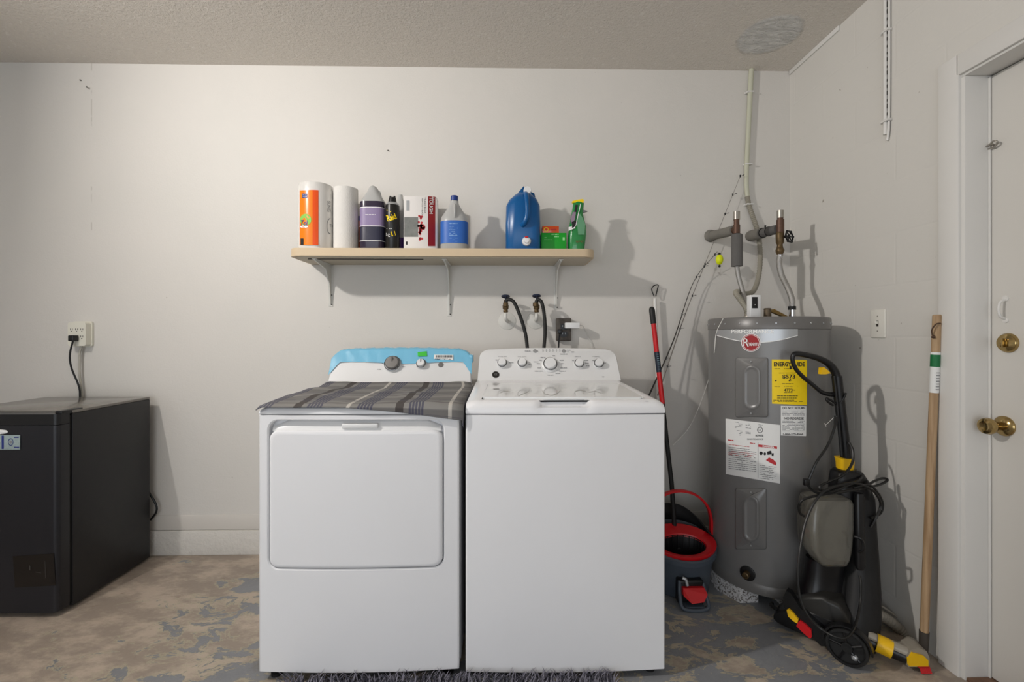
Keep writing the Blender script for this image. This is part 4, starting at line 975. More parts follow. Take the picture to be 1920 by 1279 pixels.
# ================================================================ water heater
hd = 2.38; ha = math.radians(29.18+1.1); HX, HY = hd*math.sin(ha), CAMY+hd*math.cos(ha); HR = hd*math.sin(math.radians(5.845)); HZ0, HZ1 = .066, 1.214
t = thing('water_heater', 'tall grey cylindrical water heater in the corner', 'water heater', (HX, HY, HZ0)); heater = t
q = MB(); q.lathe((HX, HY, 0), [(HR*.985, HZ0), (HR, HZ0+.004), (HR, HZ1-.05)], seg=96); q.done('tank', m_heater, t)
q = MB(); q.lathe((HX, HY, 0), [(HR*1.005, HZ0+.0), (HR*1.008, HZ0+.004), (HR*1.008, HZ0+.040), (HR*1.0, HZ0+.043)], seg=96, cap=False); q.done('base_rim', m_heatcap, t)
q = MB(); q.lathe((HX, HY, 0), [(HR*1.0, HZ1-.052), (HR*1.012, HZ1-.049), (HR*1.012, HZ1-.008), (HR*.99, HZ1), (HR*.93, HZ1+.002), (HR*.9, HZ1-.004), (0, HZ1-.004)], seg=96); q.done('top_cap', m_heatcap, t)
q = MB()
for a in range(-4, 16):
    an = math.radians(200+a*16); q.lathe((HX+HR*1.012*math.cos(an), HY+HR*1.012*math.sin(an), HZ1-.026), [(.004, 0), (.003, .002), (0, .002)], (math.cos(an), math.sin(an), 0), 10)
q.done('cap_screws', m_silver, t)
S = lambda e: cylsurf(HX, HY, HR+e)
# name band
q = MB(); NB = 24
def bandpt(u, v):
    x_ = 1344+152*u; top = 612.5+1.5*u; bot = 629+17*math.sin(math.pi*(u*.86+.07))-3; return S(.0012)(x_, bot+(top-bot)*v)
q.grid(bandpt, NB, 4); q.mi = 1
q.grid(lambda u, v: S(.0016)(1344+152*u, 629+17*math.sin(math.pi*(u*.86+.07))-3-1.3*v), NB, 1); q.grid(lambda u, v: S(.0016)(1344+152*u, 612.5+1.5*u+1*v), NB, 1)
bd_ = q.done('name_band', [m_silver, m_inkw], t)
q = MB(); q.text(S(.0022), 'PERFORMANCE', 1411, 621.5, 7, 80, bold=.02); q.done('lettering', m_inkw, bd_)
q = MB(); q.disc(S(.0022), 1408, 642.5, 18.5, 17, 40); q.mi = 1; q.disc(S(.003), 1408, 642.5, 17.2, 15.8, 40); q.mi = 0
q.text(S(.0045), 'R', 1399, 642, 16, 10); q.text(S(.0045), 'heem', 1412, 644, 9, 20); q.disc(S(.0038), 1408, 642.5, 16, 14.6, 40, rin=.95); q.done('badge', [m_inkw, m_red2], t)
# access panels
for (x0_, x1_, y0_, y1_) in ((1379, 1440, 671, 782), (1379, 1437, 916, 1030)):
    cpx = (x0_+x1_)/2; a_ = S(.001)
    q = MB(); n = 6
    def ringpx(ins, e, r): return [S(e)(a, b) for a, b in rrect(x0_+ins, x1_-ins, y0_+ins, y1_-ins, r, n)]
    q.loops([ringpx(-1, -.004, 5), ringpx(0, .007, 4), ringpx(1.5, .009, 4), ringpx(12.5, .009, 17.5), ringpx(14, .0125, 16), ringpx(16, .015, 14), ringpx(18, .015, 12), ringpx(20, .0125, 10), ringpx(22, .0115, 8), ringpx(25, .0115, 5), ringpx(28, .0115, 2), ringpx(29.3, .0115, .5)], False, True)
    ap = q.done('access_panel', m_heater, t, angle=60)
    for yy_ in (y0_+7, y1_-7): q = MB(); p_ = S(.010)(1408, yy_); nn = V((p_.x-HX, p_.y-HY, 0)).normalized(); q.lathe(p_, [(.004, 0), (.003, .002), (0, .002)], nn, 10); q.done('screw', m_silver, ap)
# labels
q = MB(); q.patch(S(.001), ((1447, 674), (1513, 675), (1513, 760), (1447.5, 757)), 12, 2); yl = q.done('energy_label', m_ylab, t, label='yellow energy label')
T = S(.0016); q = MB()
q.text(T, 'ENERGYGUIDE', 1480, 683, 7.5, 58, bold=.03); q.text(T, '$573', 1479, 706, 7, 24, bold=.02); q.text(T, '4773', 1478, 731.5, 5.5, 16, bold=.02); q.dashes(T, 1487, 731, 1492, 1, 1, 1)
q.poly(T, ((1481, 686), (1484, 686), (1484, 690), (1486, 690), (1482.5, 693), (1479, 690), (1481, 690))); q.rect(T, 1453, 713, 1482, 715); q.rect(T, 1482, 713.3, 1508, 714); q.poly(T, ((1479, 710), (1484, 710), (1481.5, 713))); q.dashes(T, 1452, 691, 1508, 1, 1, .8, dens=.5); q.dashes(T, 1460, 699, 1500, 1, 1, 1); q.dashes(T, 1466, 719, 1494, 1, 1, .8); q.dashes(T, 1452, 725, 1508, 1, 1, .5, dens=.6); q.dashes(T, 1470, 736, 1490, 1, 1, .8); q.dashes(T, 1457, 742, 1506, 2, 4, 1.2); q.dashes(T, 1450, 750, 1505, 2, 2.4, 1); q.done('lettering', m_ink, yl)
q = MB(); q.patch(S(.001), ((1464, 761), (1512, 761.5), (1511.5, 818), (1464, 816.5)), 8, 2); yl = q.done('notice_label', m_paper, t, label='small white notice label')
q = MB(); q.text(T, 'DO NOT RETURN', 1488.5, 765, 4, 42, bold=.02); q.text(T, 'NO REGRESE', 1488.5, 784.5, 4.2, 37, bold=.02); q.text(T, '1-866-279-4566', 1487, 814, 3, 38, bold=.02); q.mi = 1; q.dashes(T, 1467, 770, 1509, 4, 2.6, .9, seed=4); q.dashes(T, 1467, 789.5, 1509, 8, 2.6, .9, seed=5); q.done('lettering', [m_ink, m_inkg], yl)
q = MB(); q.patch(S(.001), ((1360.5, 785), (1462.5, 797), (1462.5, 907), (1361, 889)), 14, 4); yl = q.done('warning_label', m_paper, t, label='large white warning label')
sk = .118
q = MB(); q.dashes(T, 1378, 791, 1392, 10, 2.6, .9, sk, .6, 2); q.dashes(T, 1398, 794, 1408, 10, 2.6, .9, sk, .6, 3); q.dashes(T, 1422, 796, 1432, 2, 2.4, .9, sk, .7)
q.dashes(T, 1366, 838, 1418, 12, 3.6, 1.2, sk, .95, 8); q.dashes(T, 1424, 872, 1456, 8, 3.4, 1.1, sk, .8, 9); q.rect(T, 1421, 830, 1421.7, 896); q.mi = 1
q.disc(T, 1425, 806.5, 5.5, 5.5, rin=.82); q.text(T, 'UL', 1425, 806.5, 4, 5); q.text(T, 'HOTWATER', 1424, 817, 3.5, 15, bold=.03); q.text(T, 'MAINTENANCE', 1416, 823.5, 3, 30)
q.disc(T, 1427, 850, 3.2, 3.4); q.disc(T, 1434, 851, 2.2, 2.8); q.poly(T, ((1438, 847), (1446, 845), (1447, 852), (1439, 853))); q.poly(T, ((1447, 850), (1451, 850), (1450, 856), (1447, 855))); q.mi = 2
q.dashes(T, 1365, 824, 1378, 1, 1, 2, sk); q.dashes(T, 1406, 830, 1418, 1, 1, 1.6, sk); q.dashes(T, 1366, 833, 1418, 1, 3, 1, sk, .9); q.dashes(T, 1366, 845, 1418, 3, 3.3, 1.1, sk, .9, 11)
q.patch(T, ((1422, 833.5), (1457, 837.5), (1457, 842), (1422, 838)), 3, 1); q.poly(T, ((1436, 863), (1442, 858), (1450, 862), (1456, 868), (1455, 873), (1446, 869))); q.mi = 3; q.text(S(.0022), 'DANGER', 1441, 838, 3, 22, skx=.115, bold=.03)
q.done('lettering', [m_inkg, m_ink, m_inkr, m_inkw], yl)
# drain fitting
p_ = S(0)(1402, 1075); nn = V((p_.x-HX, p_.y-HY, 0)).normalized(); q = MB(); q.lathe(p_, [(.030, -.006), (.030, .004), (.024, .006)], nn, 32); q.done('drain_collar', m_black, t)
q = MB(); q.lathe(p_, [(.013, 0), (.013, .03), (.009, .032), (.009, .024), (0, .024)], nn, 20); q.done('drain_valve', m_oldbrass, t)
# --- top fittings
def top(px_, py_, Y): return P(px_, py_, Y)
# thermostat-like white sensor
Yt = HY-.10; a = P(1407, 588, Yt); b = P(1427, 553, Yt)
ts = thing('leak_sensor', 'small white box with a black face standing on the water heater top', 'sensor', ((a.x+b.x)/2, Yt+.02, HZ1+.002))
zb_ = HZ1+.003; q = MB(); q.box((a.x, Yt, zb_), (b.x, Yt+.032, b.z), .003, 3); q.done('housing', m_white2, ts)
q = MB(); a2 = P(1410, 578, Yt); b2 = P(1420.5, 557, Yt); q.box((a2.x, Yt-.002, a2.z), (b2.x, Yt+.001, b2.z), .001); fce = q.done('face', m_ink, ts)
q = MB(); q.ball((((a2.x+b2.x)/2), Yt-.002, (a2.z*.7+b2.z*.3)), .002, seg=8); q.done('status_light', m_inkw, ts)
# left pipe assembly
YA = -.285; xA = P(1381, 430, YA).x
tA = thing('water_pipe', 'left copper stub pipe with grey foam sleeve feeding the water heater', 'pipe', P(1381, 520, YA))
zA = P(1381, 430, YA).z; w0 = P(1331, 443, 0)
q = MB(); q.tube([w0+V((0, -.002, 0)), V((xA, YA+.02, zA))], .0235, seg=24, smooth=False); q.done('foam_sleeve', m_foam2, tA)
q = MB(); q.lathe(w0, [(.030, 0), (.033, .006), (.027, .03), (.024, .034)], (0, -1, 0), 20); q.done('wall_collar', m_foam2, tA)
q = MB(); q.tube([V((xA, YA+.03, zA)), V((xA, YA, zA))], .017, seg=16, smooth=False); q.tube([V((xA, YA, P(1381, 443, YA).z)), V((xA, YA, P(1381, 398, YA).z))], .0125, seg=20, smooth=False); q.tube([V((xA, YA, zA-.02)), V((xA, YA, zA+.02))], .0155, seg=20, smooth=False); q.done('copper_tee', m_copper, tA)
q = MB(); q.tube([V((xA, YA, P(1381, 412, YA).z)), V((xA, YA, P(1381, 397, YA).z))], .0150, seg=20, smooth=False); q.done('cap', m_solder, tA)
q = MB(); za, zb2 = P(1382, 440, YA).z, P(1382, 500, YA).z; q.lathe((xA+.002, YA, 0), [(.012, za+.006), (.024, za), (.025, za-.003), (.025, zb2+.002), (.012, zb2)], seg=28); q.done('foam_sleeve', m_foam, tA)
q = MB(); e1 = V((P(1401, 588, HY+.02).x, HY+.02, HZ1-.002)); q.tube([(xA, YA, zb2+.01), P(1385, 520, YA), P(1392, 545, YA-.01), P(1398, 570, HY+.02), e1], .0105, seg=12); q.done('steel_hose', m_steel, tA)
# right pipe assembly
YB = -.27; xB = P(1463, 430, YB).x; zB = P(1463, 428, YB).z
tB = thing('water_pipe', 'right copper stub pipe with black handwheel valve and braided hose', 'pipe', P(1463, 520, YB))
w0 = P(1406, 443, 0)
q = MB(); q.lathe(w0, [(.026, 0), (.028, .01), (.026, .04)], (0, -1, 0), 20); q.done('wall_collar', m_foam2, tB)
mid = V((xB, -.13, zB)) ; w0z = V((xB, 0, zB-.005))
q = MB(); q.tube([w0+V((0, -.003, 0)), w0.lerp(V((xB, YB+.015, zB)), .45)], .027, seg=24, smooth=False); q.done('foam_sleeve', m_foam2, tB)
q = MB(); q.tube([w0.lerp(V((xB, YB+.015, zB)), .45), V((xB, YB+.015, zB))], .022, seg=24, smooth=False)
q.done('dark_foam_sleeve', m_foam, tB)
mm = w0.lerp(V((xB, YB+.015, zB)), .5); q = MB(); q.torus(mm, .0235, .002, V((xB, YB+.015, zB))-w0, 20, 6); q.box(mm+V((-.003, -.02, .018)), mm+V((.003, -.014, .034))); q.torus(w0.lerp(V((xB, YB+.015, zB)), .7), .0225, .002, V((xB, YB+.015, zB))-w0, 20, 6); q.done('zip_tie', m_black, tB)
q = MB(); Zp = lambda y_: P(1463, y_, YB).z
q.tube([(xB, YB, Zp(455)), (xB, YB, Zp(396))], .0125, seg=20, smooth=False); q.tube([(xB, YB, Zp(440)), (xB, YB, Zp(412))], .0165, seg=20, smooth=False); q.done('copper_tee', m_copper, tB)
q = MB(); q.tube([(xB, YB, Zp(409)), (xB, YB, Zp(395))], .0145, seg=20, smooth=False); q.done('cap', m_solder, tB)
q = MB(); q.lathe((xB-.002, YB, 0), [(.012, Zp(478)), (.017, Zp(473)), (.019, Zp(469)), (.014, Zp(465)), (.012, Zp(459)), (.017, Zp(455)), (.018, Zp(438)), (.014, Zp(434))], seg=12); q.done('brass_valve', m_oldbrass, tB)
hc = P(1480, 443.5, YB-.012); ax = V((.42, -.88, .1)).normalized(); q = MB(); q.cyl((xB, YB, Zp(445)), hc+ax*.004, .006, seg=12); q.torus(hc, .0255, .0042, ax, 28, 8)
qq = ax.to_track_quat('Z', 'Y')
for k in range(6):
    d_ = qq @ V((math.cos(k*math.pi/3), math.sin(k*math.pi/3), 0)); q.tube([hc, hc+d_*.025], .0028, seg=6, smooth=False); q.ball(hc+d_*.0268, .0065, seg=8)
q.done('handwheel', m_black, tB)
q = MB(); ex2 = P(1485, 576, HY+.01); q.tube([(xB, YB, Zp(477)), P(1461, 492, YB), P(1465, 515, YB+.0), P(1477, 540, (YB+HY)/2), P(1485, 562, HY+.01), ex2], .0125, seg=14); q.done('braided_hose', m_steel, tB)
q = MB(); q.lathe((xB-.002, YB, 0), [(.0115, Zp(487)), (.0125, Zp(482)), (.0125, Zp(477))], seg=16); q.done('ferrule', m_chrome, tB); q = MB(); q.lathe((ex2.x, ex2.y, 0), [(.0125, ex2.z+.002), (.0125, ex2.z+.018)], seg=16); q.done('ferrule', m_chrome, tB)
q = MB(); q.lathe((ex2.x, ex2.y, 0), [(.0165, ex2.z-.012), (.0165, ex2.z+.004)], seg=16); q.done('hose_nut', m_rubber, tB)
q = MB(); q.lathe((ex2.x, ex2.y, 0), [(.0135, HZ1-.006), (.0135, ex2.z-.012)], seg=16); q.done('nipple', m_chrome, tB)
# relief fitting and strip on heater top
c = P(1439, 585, HY+.0); q = MB(); q.lathe((c.x, HY, 0), [(.026, HZ1-.005), (.026, HZ1+.006), (.016, HZ1+.010), (.015, HZ1+.042), (.018, HZ1+.044), (.012, HZ1+.048), (0, HZ1+.048)], seg=24); q.done('relief_valve', mat('brown_fitting', (104, 90, 72), .5, .4, var=.2, vscale=30), t)
q = MB(); a = V((c.x+.012, HY, HZ1+.034)); q.prism([a, a+V((.10, .02, -.034)), a+V((.10, .02, -.024)), a+V((.02, 0, .010))], (0, .02, 0), .002); q.done('discharge_strip', mat('amber_strip', (150, 120, 66), .5), t)
# conduit on the wall
tc_ = thing('electrical_conduit', 'pale green flexible conduit running from the ceiling down the back wall to the heater', 'conduit', P(1404, 400, -.02))
path = [(1409, 127), (1407, 165), (1404, 230), (1400, 310), (1399.5, 345), (1402, 372)]
q = MB(); pts = [P(a, b, -.014) for a, b in path]; pts[0].z = CEIL-.001; q.tube(pts, [.0125, .0125, .0115, .0115, .011, .011], seg=16, n=8); q.done('painted_tube', m_cond, tc_)
q = MB(); low = catmull([P(1401, 368, -.015), P(1405, 387, -.016), P(1413, 410, -.018), P(1420, 432, -.02), P(1424, 455, -.03), P(1425.5, 485, -.05), P(1422, 520, -.09), P(1413, 545, -.14), P(1399, 551, -.2), P(1384, 547, -.28), P(1380, 550, -.32), P(1389, 563, -.36), P(1400, 580, HY-.06), V((P(1403, 588, HY-.06).x, HY-.06, HZ1-.003))], 14)
rs = [.0105+(.0022 if i % 2 else 0) for i in range(len(low))]; q.tube(low, rs, seg=14, smooth=False); q.done('corrugated_tube', m_cond2, tc_)
for (px_, py_) in ((1403, 176), (1400, 310), (1402, 385)):
    c = P(px_, py_, -.0); q = MB(); q.box(c+V((-.018, -.028, -.004)), c+V((.018, -.0005, .004)), .002); q.ball(c+V((-.02, -.006, 0)), .006, seg=10); q.done('strap', m_trim, tc_)
q = MB(); q.lathe((P(1403, 588, HY-.06).x, HY-.06, 0), [(.019, HZ1-.004), (.019, HZ1+.010), (.014, HZ1+.016)], seg=8); q.done('connector', m_solder, tc_)

# concrete pads below
def pad(pts, h, lab):
    q = MB(); q.prism([(x_, y_, 0.0005) for x_, y_ in pts], (0, 0, h), .004); tag(q.done('concrete_block', m_concrete), lab, 'block', 'concrete blocks under the heater')
g1 = PZ(1387, 1131, 0); g2 = PZ(1420, 1130, 0); hgt = HZ0-.002
pad([(g1.x, g1.y), (g2.x+.004, g2.y+.0), (g2.x+.03, g2.y+.27), (g1.x-.03, g1.y+.30), (g1.x-.052, g1.y+.10)], hgt, 'speckled white concrete block poking out under the front of the water heater')
g3 = PZ(1460, 1128, 0); pad([(HX-.03, HY-.205), (HX+.07, HY-.205), (HX+.07, HY+.02), (HX-.03, HY+.02)], hgt, 'concrete block under the heater just left of the carpet cleaner')

# ================================================================ bucket, mops, rods
BX, BY = .800, -.345
t = thing('mop_bucket', 'slate grey spin-mop bucket with red wringer and red handle', 'bucket', (BX, BY, 0))
q = MB(); seg = 48; rings = []
def brim(a, R1, R2, z0_, zt, slope): 
    x_ = R1*math.cos(a); y_ = R2*math.sin(a); return V((BX+x_, BY+y_, z0_+zt+slope*math.sin(a)))
A = [2*math.pi*k/seg for k in range(seg)]
prof = [(.118, .105, .002, 0), (.124, .110, .008, 0), (.138, .125, .12, .01), (.148, .136, .182, .028), (.158, .146, .186, .030), (.160, .148, .208, .032), (.152, .141, .214, .032), (.146, .134, .205, .030), (.118, .105, .02, 0)]
for (r1, r2, zz_, sl) in prof: rings.append([brim(a, r1, r2, zz_, 0, sl) for a in A])
q.loops(rings); q.done('bucket', m_bucket, t, angle=50)
q = MB(); rings = []
for (r1, r2, zz_, sl) in ((.146, .108, .205, .026), (.149, .111, .221, .028), (.144, .107, .223, .028), (.104, .062, .208, .020), (.100, .058, .196, .020)): rings.append([brim(a, r1, r2, zz_, 0, sl)+V((0, -.026 if r1 > .12 else -.036, 0)) for a in A])
q.loops(rings, False, False); q.done('wringer_rim', m_red, t)
q = MB(); rings = []
for (r1, r2, zz_) in ((.101, .059, .202), (.094, .053, .14), (.08, .045, .09)): rings.append([brim(a, r1, r2, zz_, 0, .02)+V((0, -.036, 0)) for a in A])
q.loops(rings, False, True); q.done('wringer_basket', m_black, t)
q = MB()
for k in range(0, seg, 2):
    a = A[k]; q.tube([brim(a, .099, .057, .204, 0, .02)+V((0, -.036, 0)), brim(a, .092, .051, .145, 0, .02)+V((0, -.036, 0))], .0020, seg=6, smooth=False)
q.done('basket_ribs', m_matte, t)
q = MB(); rings = []       # splash hood at the back
for (k1, zz_) in ((1.0, .20), (1.0, .27), (.97, .305), (.9, .31)):
    rings.append([V((BX-.004+.150*k1*math.cos(a)*1.0, BY+.01+.140*k1*math.sin(a), zz_+.03*math.sin(a)*(.5 if zz_ > .25 else 1)-(0 if zz_ < .25 else .065*abs(math.cos(a))**3))) for a in [math.radians(-8+196*k/24) for k in range(25)]])
q.loops(rings, False, False, closed=False); q.done('splash_hood', m_matte, t, solid=.004)
q = MB(); hl = [V((BX+.154, BY+.02, .225)), V((BX+.150, BY+.015, .30)), V((BX+.125, BY+.005, .365)), V((BX+.07, BY, .415)), V((BX, BY-.0, .432)), V((BX-.07, BY, .415)), V((BX-.125, BY+.005, .36)), V((BX-.154, BY+.02, .225))]
hc_ = catmull(hl, 8); rr_ = []
for i, p in enumerate(hc_):
    tt = (hc_[min(i+1, len(hc_)-1)]-hc_[max(0, i-1)]).normalized(); nrm = tt.cross(V((0, 1, 0))); rr_.append([p+nrm*.005+V((0, -.009, 0)), p+nrm*.005+V((0, .009, 0)), p-nrm*.005+V((0, .009, 0)), p-nrm*.005+V((0, -.009, 0))])
q.loops(rr_); q.done('carry_handle', m_red, t, angle=60)
pp = P(1308, 1100, BY-.13)
q = MB(); fx = PZ(1308, 1150, 0); px_c = fx.x
q.box((px_c-.055, BY-.150, .0), (px_c+.050, BY-.10, .105), .008, 3); q.done('pedal_recess', m_black, t)
q = MB(); q.tube([(px_c-.05, BY-.14, .10), (px_c-.058, BY-.165, .05), (px_c-.05, fx.y+.012, .010), (px_c+.045, fx.y+.012, .010), (px_c+.052, BY-.165, .05), (px_c+.048, BY-.14, .09)], .008, seg=10); q.box((px_c-.045, fx.y+.014, .002), (px_c+.04, fx.y+.06, .016), .004); q.done('pedal_frame', m_bucket, t)
q = MB(); q.prism([(px_c-.045, BY-.165, .082), (px_c+.045, BY-.165, .082), (px_c+.05, BY-.185, .065), (px_c+.03, BY-.195, .040), (px_c-.02, BY-.198, .035), (px_c-.05, BY-.185, .06)], (0, .03, 0), .006, 3); q.done('foot_pedal', m_red, t)
q = MB(); q.tube([(px_c-.043, BY-.152, .118), (px_c-.030, BY-.156, .112), (px_c-.025, BY-.160, .090)], .007); q.done('hinge', m_silver, t)
# red mop pole
pa = P(1221, 576, -.10); pbm = P(1237, 700, -.14); pe = V((BX-.055, BY+.03, .17))
pe = P(1268, 985, -.275)
t = thing('spin_mop', 'red and black mop pole standing in the grey bucket', 'mop', pe)
def along(a, b, f): return a+(b-a)*f
d0 = P(1222, 578, -.16); d1 = P(1268, 985, -.275)
def byy(py_): f_ = (py_-578)/(985-578); return along(d0, d1, f_)
def fy(py_):
    # parameter along the pole whose projection has the given row
    lo, hi = 0., 1.
    for _ in range(30):
        m_ = (lo+hi)/2; p = along(d0, d1, m_)-EYE; yy_ = HOR-FPX*p.z/p.dot(FW)
        if yy_ < py_: lo = m_
        else: hi = m_
    return along(d0, d1, lo)
q = MB(); q.tube([fy(578)+V((0, 0, .002)), fy(582), fy(607)], [.010, .0145, .0135], seg=16, smooth=False); q.ball(fy(580), .0135, seg=14); q.done('grip', m_matte, t)
q = MB(); q.tube([fy(606), fy(757)], .0118, seg=16, smooth=False); q.done('red_tube', m_red, t)
q = MB(); q.tube([fy(660), fy(698)], .0124, seg=16, smooth=False); lb = q.done('sleeve_label', mat('navy_sleeve', (28, 38, 54), .4), t)
q = MB()
for k in range(8): p = fy(664+k*4); q.box(p+V((-.006, -.0136, -.001)), p+V((.004, -.0126, .001)))
q.done('label_print', mat('pale_teal_ink', (130, 160, 170), .5), lb)
q = MB(); q.tube([fy(756), along(d0, d1, .82), V((d1.x-.005, d1.y, .19))], .0105, seg=16, smooth=False); q.done('lower_tube', m_rubber, t)
q = MB(); q.lathe((d1.x-.005, d1.y, 0), [(.02, .19), (.05, .175), (.055, .16), (.0, .16)], seg=20); q.done('mop_head', m_matte, t)
# white pole with hanging loop
t0 = P(1228, 560, -.03); t1 = V((t0.x+.03, -.06, 0.002))
t = thing('white_broom_pole', 'white pole with a black hanging loop leaning on the wall behind the red mop pole', 'pole', t1)
q = MB(); q.tube([t1, t0], .0085, seg=14, smooth=False); q.done('pole', m_pole, t)
q = MB(); c = P(1229, 546, -.03); q.tube([P(1226.5, 556, -.03), P(1222, 543, -.03), P(1226, 536, -.03), P(1234, 534.5, -.03), P(1232, 545, -.03), P(1229.5, 556, -.03)], .0028, seg=8); q.done('hanging_loop', m_black, t)
# fishing rods
def rod(pts, name_lab, guides, r0_, r1_, colr):
    t = thing('fishing_rod', name_lab, 'fishing rod', pts[0], 'fishing rods leaning on the back wall')
    q = MB(); q.tube(pts, [r0_, r0_*.7, r1_*1.4, r1_], seg=8, n=8); q.done('blank', colr, t)
    cc = catmull(pts, 30)
    for gpx in guides:
        p = min(cc, key=lambda v: abs((960+FPX*(v-EYE).dot(RT)/(v-EYE).dot(FW))-gpx[0]) + abs((HOR-FPX*(v-EYE).z/(v-EYE).dot(FW))-gpx[1]))
        q = MB(); q.tube([p+V((0, 0, .006)), p+V((0, 0, -.006))], .0035, seg=8, smooth=False); q.tube([p, p+V((.010, -.006, .002))], .0008, seg=5, smooth=False); q.torus(p+V((.014, -.007, .003)), .004, .001, (0, 0, 1), 14, 6); q.done('line_guide', m_black, t)
    return t
m_blank = mat('dark_rod_blank', (48, 44, 40), .3)
m_blank2 = mat('grey_rod_blank', (120, 114, 108), .35)
rod([P(1225, 748, -.10)+V((-.03, 0, -.0)), P(1262, 640, -.06), P(1300, 530, -.045), P(1345, 472, -.08)], 'shorter dark fishing rod holding the yellow float at its tip', ((1251, 672), (1279, 590), (1305, 520), (1323, 500), (1340, 476)), .0042, .0012, m_blank)
rod([P(1244, 720, -.10)+V((-.03, 0, -.06)), P(1281, 600, -.05), P(1320, 500, -.04), P(1388, 330, -.03)], 'longer thin fishing rod reaching highest up the back wall', ((1251, 690), (1278, 618), (1302, 556), (1324, 498), (1343, 449), (1360, 404), (1374, 365), (1387, 332)), .0034, .0010, m_blank2)
# fish bobber
c = P(1349, 487, -.10)
t = thing('fishing_float', 'neon yellow fishing float with black beads hanging from the rod tip', 'float', c)
q = MB(); q.lathe(c, [(.004, -.026), (.012, -.021), (.0175, -.008), (.0185, .0), (.0175, .008), (.012, .021), (.004, .026)], seg=24); q.done('foam_body', m_neon, t)
for dz_ in (.030, -.033): q = MB(); q.ball(c+V((0, 0, dz_)), .0065, seg=12); q.done('bead', m_black, t)
q = MB(); q.tube([P(1345, 472, -.08), c+V((0, 0, .034))], .0006, seg=5, smooth=False); q.tube([c+V((0, 0, -.038)), c+V((.002, 0, -.050)), c+V((.003, 0, -.062)), c+V((-.002, 0, -.068)), c+V((-.008, 0, -.064))], .0012, seg=6); q.done('hook_and_line', m_solder, t)
# white string
q = MB(); q.tube([S(.004)(1356, 597), S(.004)(1343, 625), S(.004)(1340, 655), P(1337, 680, -.30), P(1326, 720, -.2), P(1310, 765, -.10), P(1290, 805, -.05), P(1262, 835, -.04)], .0017, seg=6); tag(q.done('white_string', m_string), 'thin white string trailing from the heater top down towards the bucket', 'string')

# ================================================================ shag rug
rx0, rx1 = P(540, 1262, -.9).x, P(1150, 1262, -.9).x
ry1, ry0 = -.905, -1.40
t = thing('shag_rug', 'grey shag rug on the floor in front of the washer and dryer', 'rug', ((rx0+rx1)/2, (ry0+ry1)/2, 0))
B('backing', m_rug, t, (rx0+.01, ry0+.01, .0005), (rx1-.01, ry1-.006, .008), .001)
q = MB(); rn = random.Random(11)
nx, ny = 190, 26
for i in range(nx):
    for j in range(ny):
        if j > 16 and (i+j) % 2: continue
        x_ = rx0+(rx1-rx0)*(i+rn.random())/nx; y_ = ry1-(ry1-ry0)*((j+rn.random())/ny)**1.5
        L = rn.uniform(.026, .056); a = rn.uniform(0, 6.28); dx_, dy_ = math.cos(a)*L*.55, math.sin(a)*L*.55
        if y_+dy_ > ry1+.004: dy_ = -abs(dy_)
        w_ = .0022; px_, py_ = -math.sin(a)*w_, math.cos(a)*w_; z0_ = .007
        b0 = V((x_-px_, y_-py_, z0_)); b1 = V((x_+px_, y_+py_, z0_)); b2 = V((x_-dx_*.1+dy_*.05, y_, z0_+w_*1.5))
        m0 = V((x_+dx_*.5, y_+dy_*.5, z0_+L*.6)); tp_ = V((x_+dx_, y_+dy_, z0_+L*.85))
        e = V((px_, py_, 0))
        vs_ = [q.bm.verts.new(p) for p in (b0, b1, m0+e, m0-e, tp_)]
        q.bm.faces.new((vs_[0], vs_[1], vs_[2], vs_[3])); q.bm.faces.new((vs_[3], vs_[2], vs_[4]))
o = q.done('pile', m_rug, t, angle=180); o['kind'] = 'stuff'

# ================================================================ wooden pole
tp_ = P(1757, 590, -.845); tp_.x = min(tp_.x, XR-.016); bt = V((P(1731, 1215, -.815).x, -.815, .003))
bt.x = min(bt.x, XR-.02)
t = thing('wooden_pole', 'long bare wooden broom pole with a cord loop leaning beside the door', 'pole', bt)
q = MB(); q.tube([bt+(tp_-bt)*.06, tp_-V((0, 0, .004)), tp_], [.0128, .0128, .010], seg=20, smooth=False); q.done('pole', m_wood, t)
q = MB(); q.tube([bt, bt+(tp_-bt)*.075], [.013, .0145], seg=20, smooth=False); q.done('socket', mat('dusty_dark_socket', (66, 60, 54), .6), t)
c = bt+(tp_-bt)*.972; q = MB(); q.tube([c+V((.0, -.014, .004)), c+V((-.016, -.014, 0)), c+V((-.024, -.008, -.018)), c+V((-.020, -.004, -.034)), c+V((-.018, -.008, -.040))], .0022, seg=6); q.ball(c+V((-.018, -.006, -.044)), .006, (1, 1, .8), 8); q.done('cord_loop', mat('brown_cord', (78, 58, 44), .8), t)
q = MB(); q.tube([bt+(tp_-bt)*.775, bt+(tp_-bt)*.892], .0133, seg=20, smooth=False); lb = q.done('sticker', m_paper, t, label='white and green paper sticker')
q = MB(); q.tube([bt+(tp_-bt)*.85, bt+(tp_-bt)*.885], .0136, seg=20, smooth=False); q.done('green_print', mat('dark_green_ink', (20, 110, 60), .5), lb)
q = MB()
for k in range(7): p = bt+(tp_-bt)*(.785+k*.008); q.box(p+V((-.007, -.0145, -.0012)), p+V((.004, -.0132, .0012)))
q.done('sticker_print', m_inkg, lb)

# ================================================================ carpet cleaner
YV = -.80
t = thing('carpet_cleaner', 'black upright carpet cleaner with yellow catches standing before the water heater', 'carpet cleaner', (1.2, -.75, 0)); cc_ = t
VL = V((-.70, -.714, 0)); VF = V((-.714, .70, 0))       # towards camera side, forwards
def pxprism(pts, Y, thick, bev=.004, seg=3, name='part', m=m_black, parent=None, **k):
    q = MB(); q.prism([P(a, b, Y) for a, b in pts], V((thick*.45, thick*.9, 0)), bev, seg); return q.done(name, m, parent or cc_, **k)
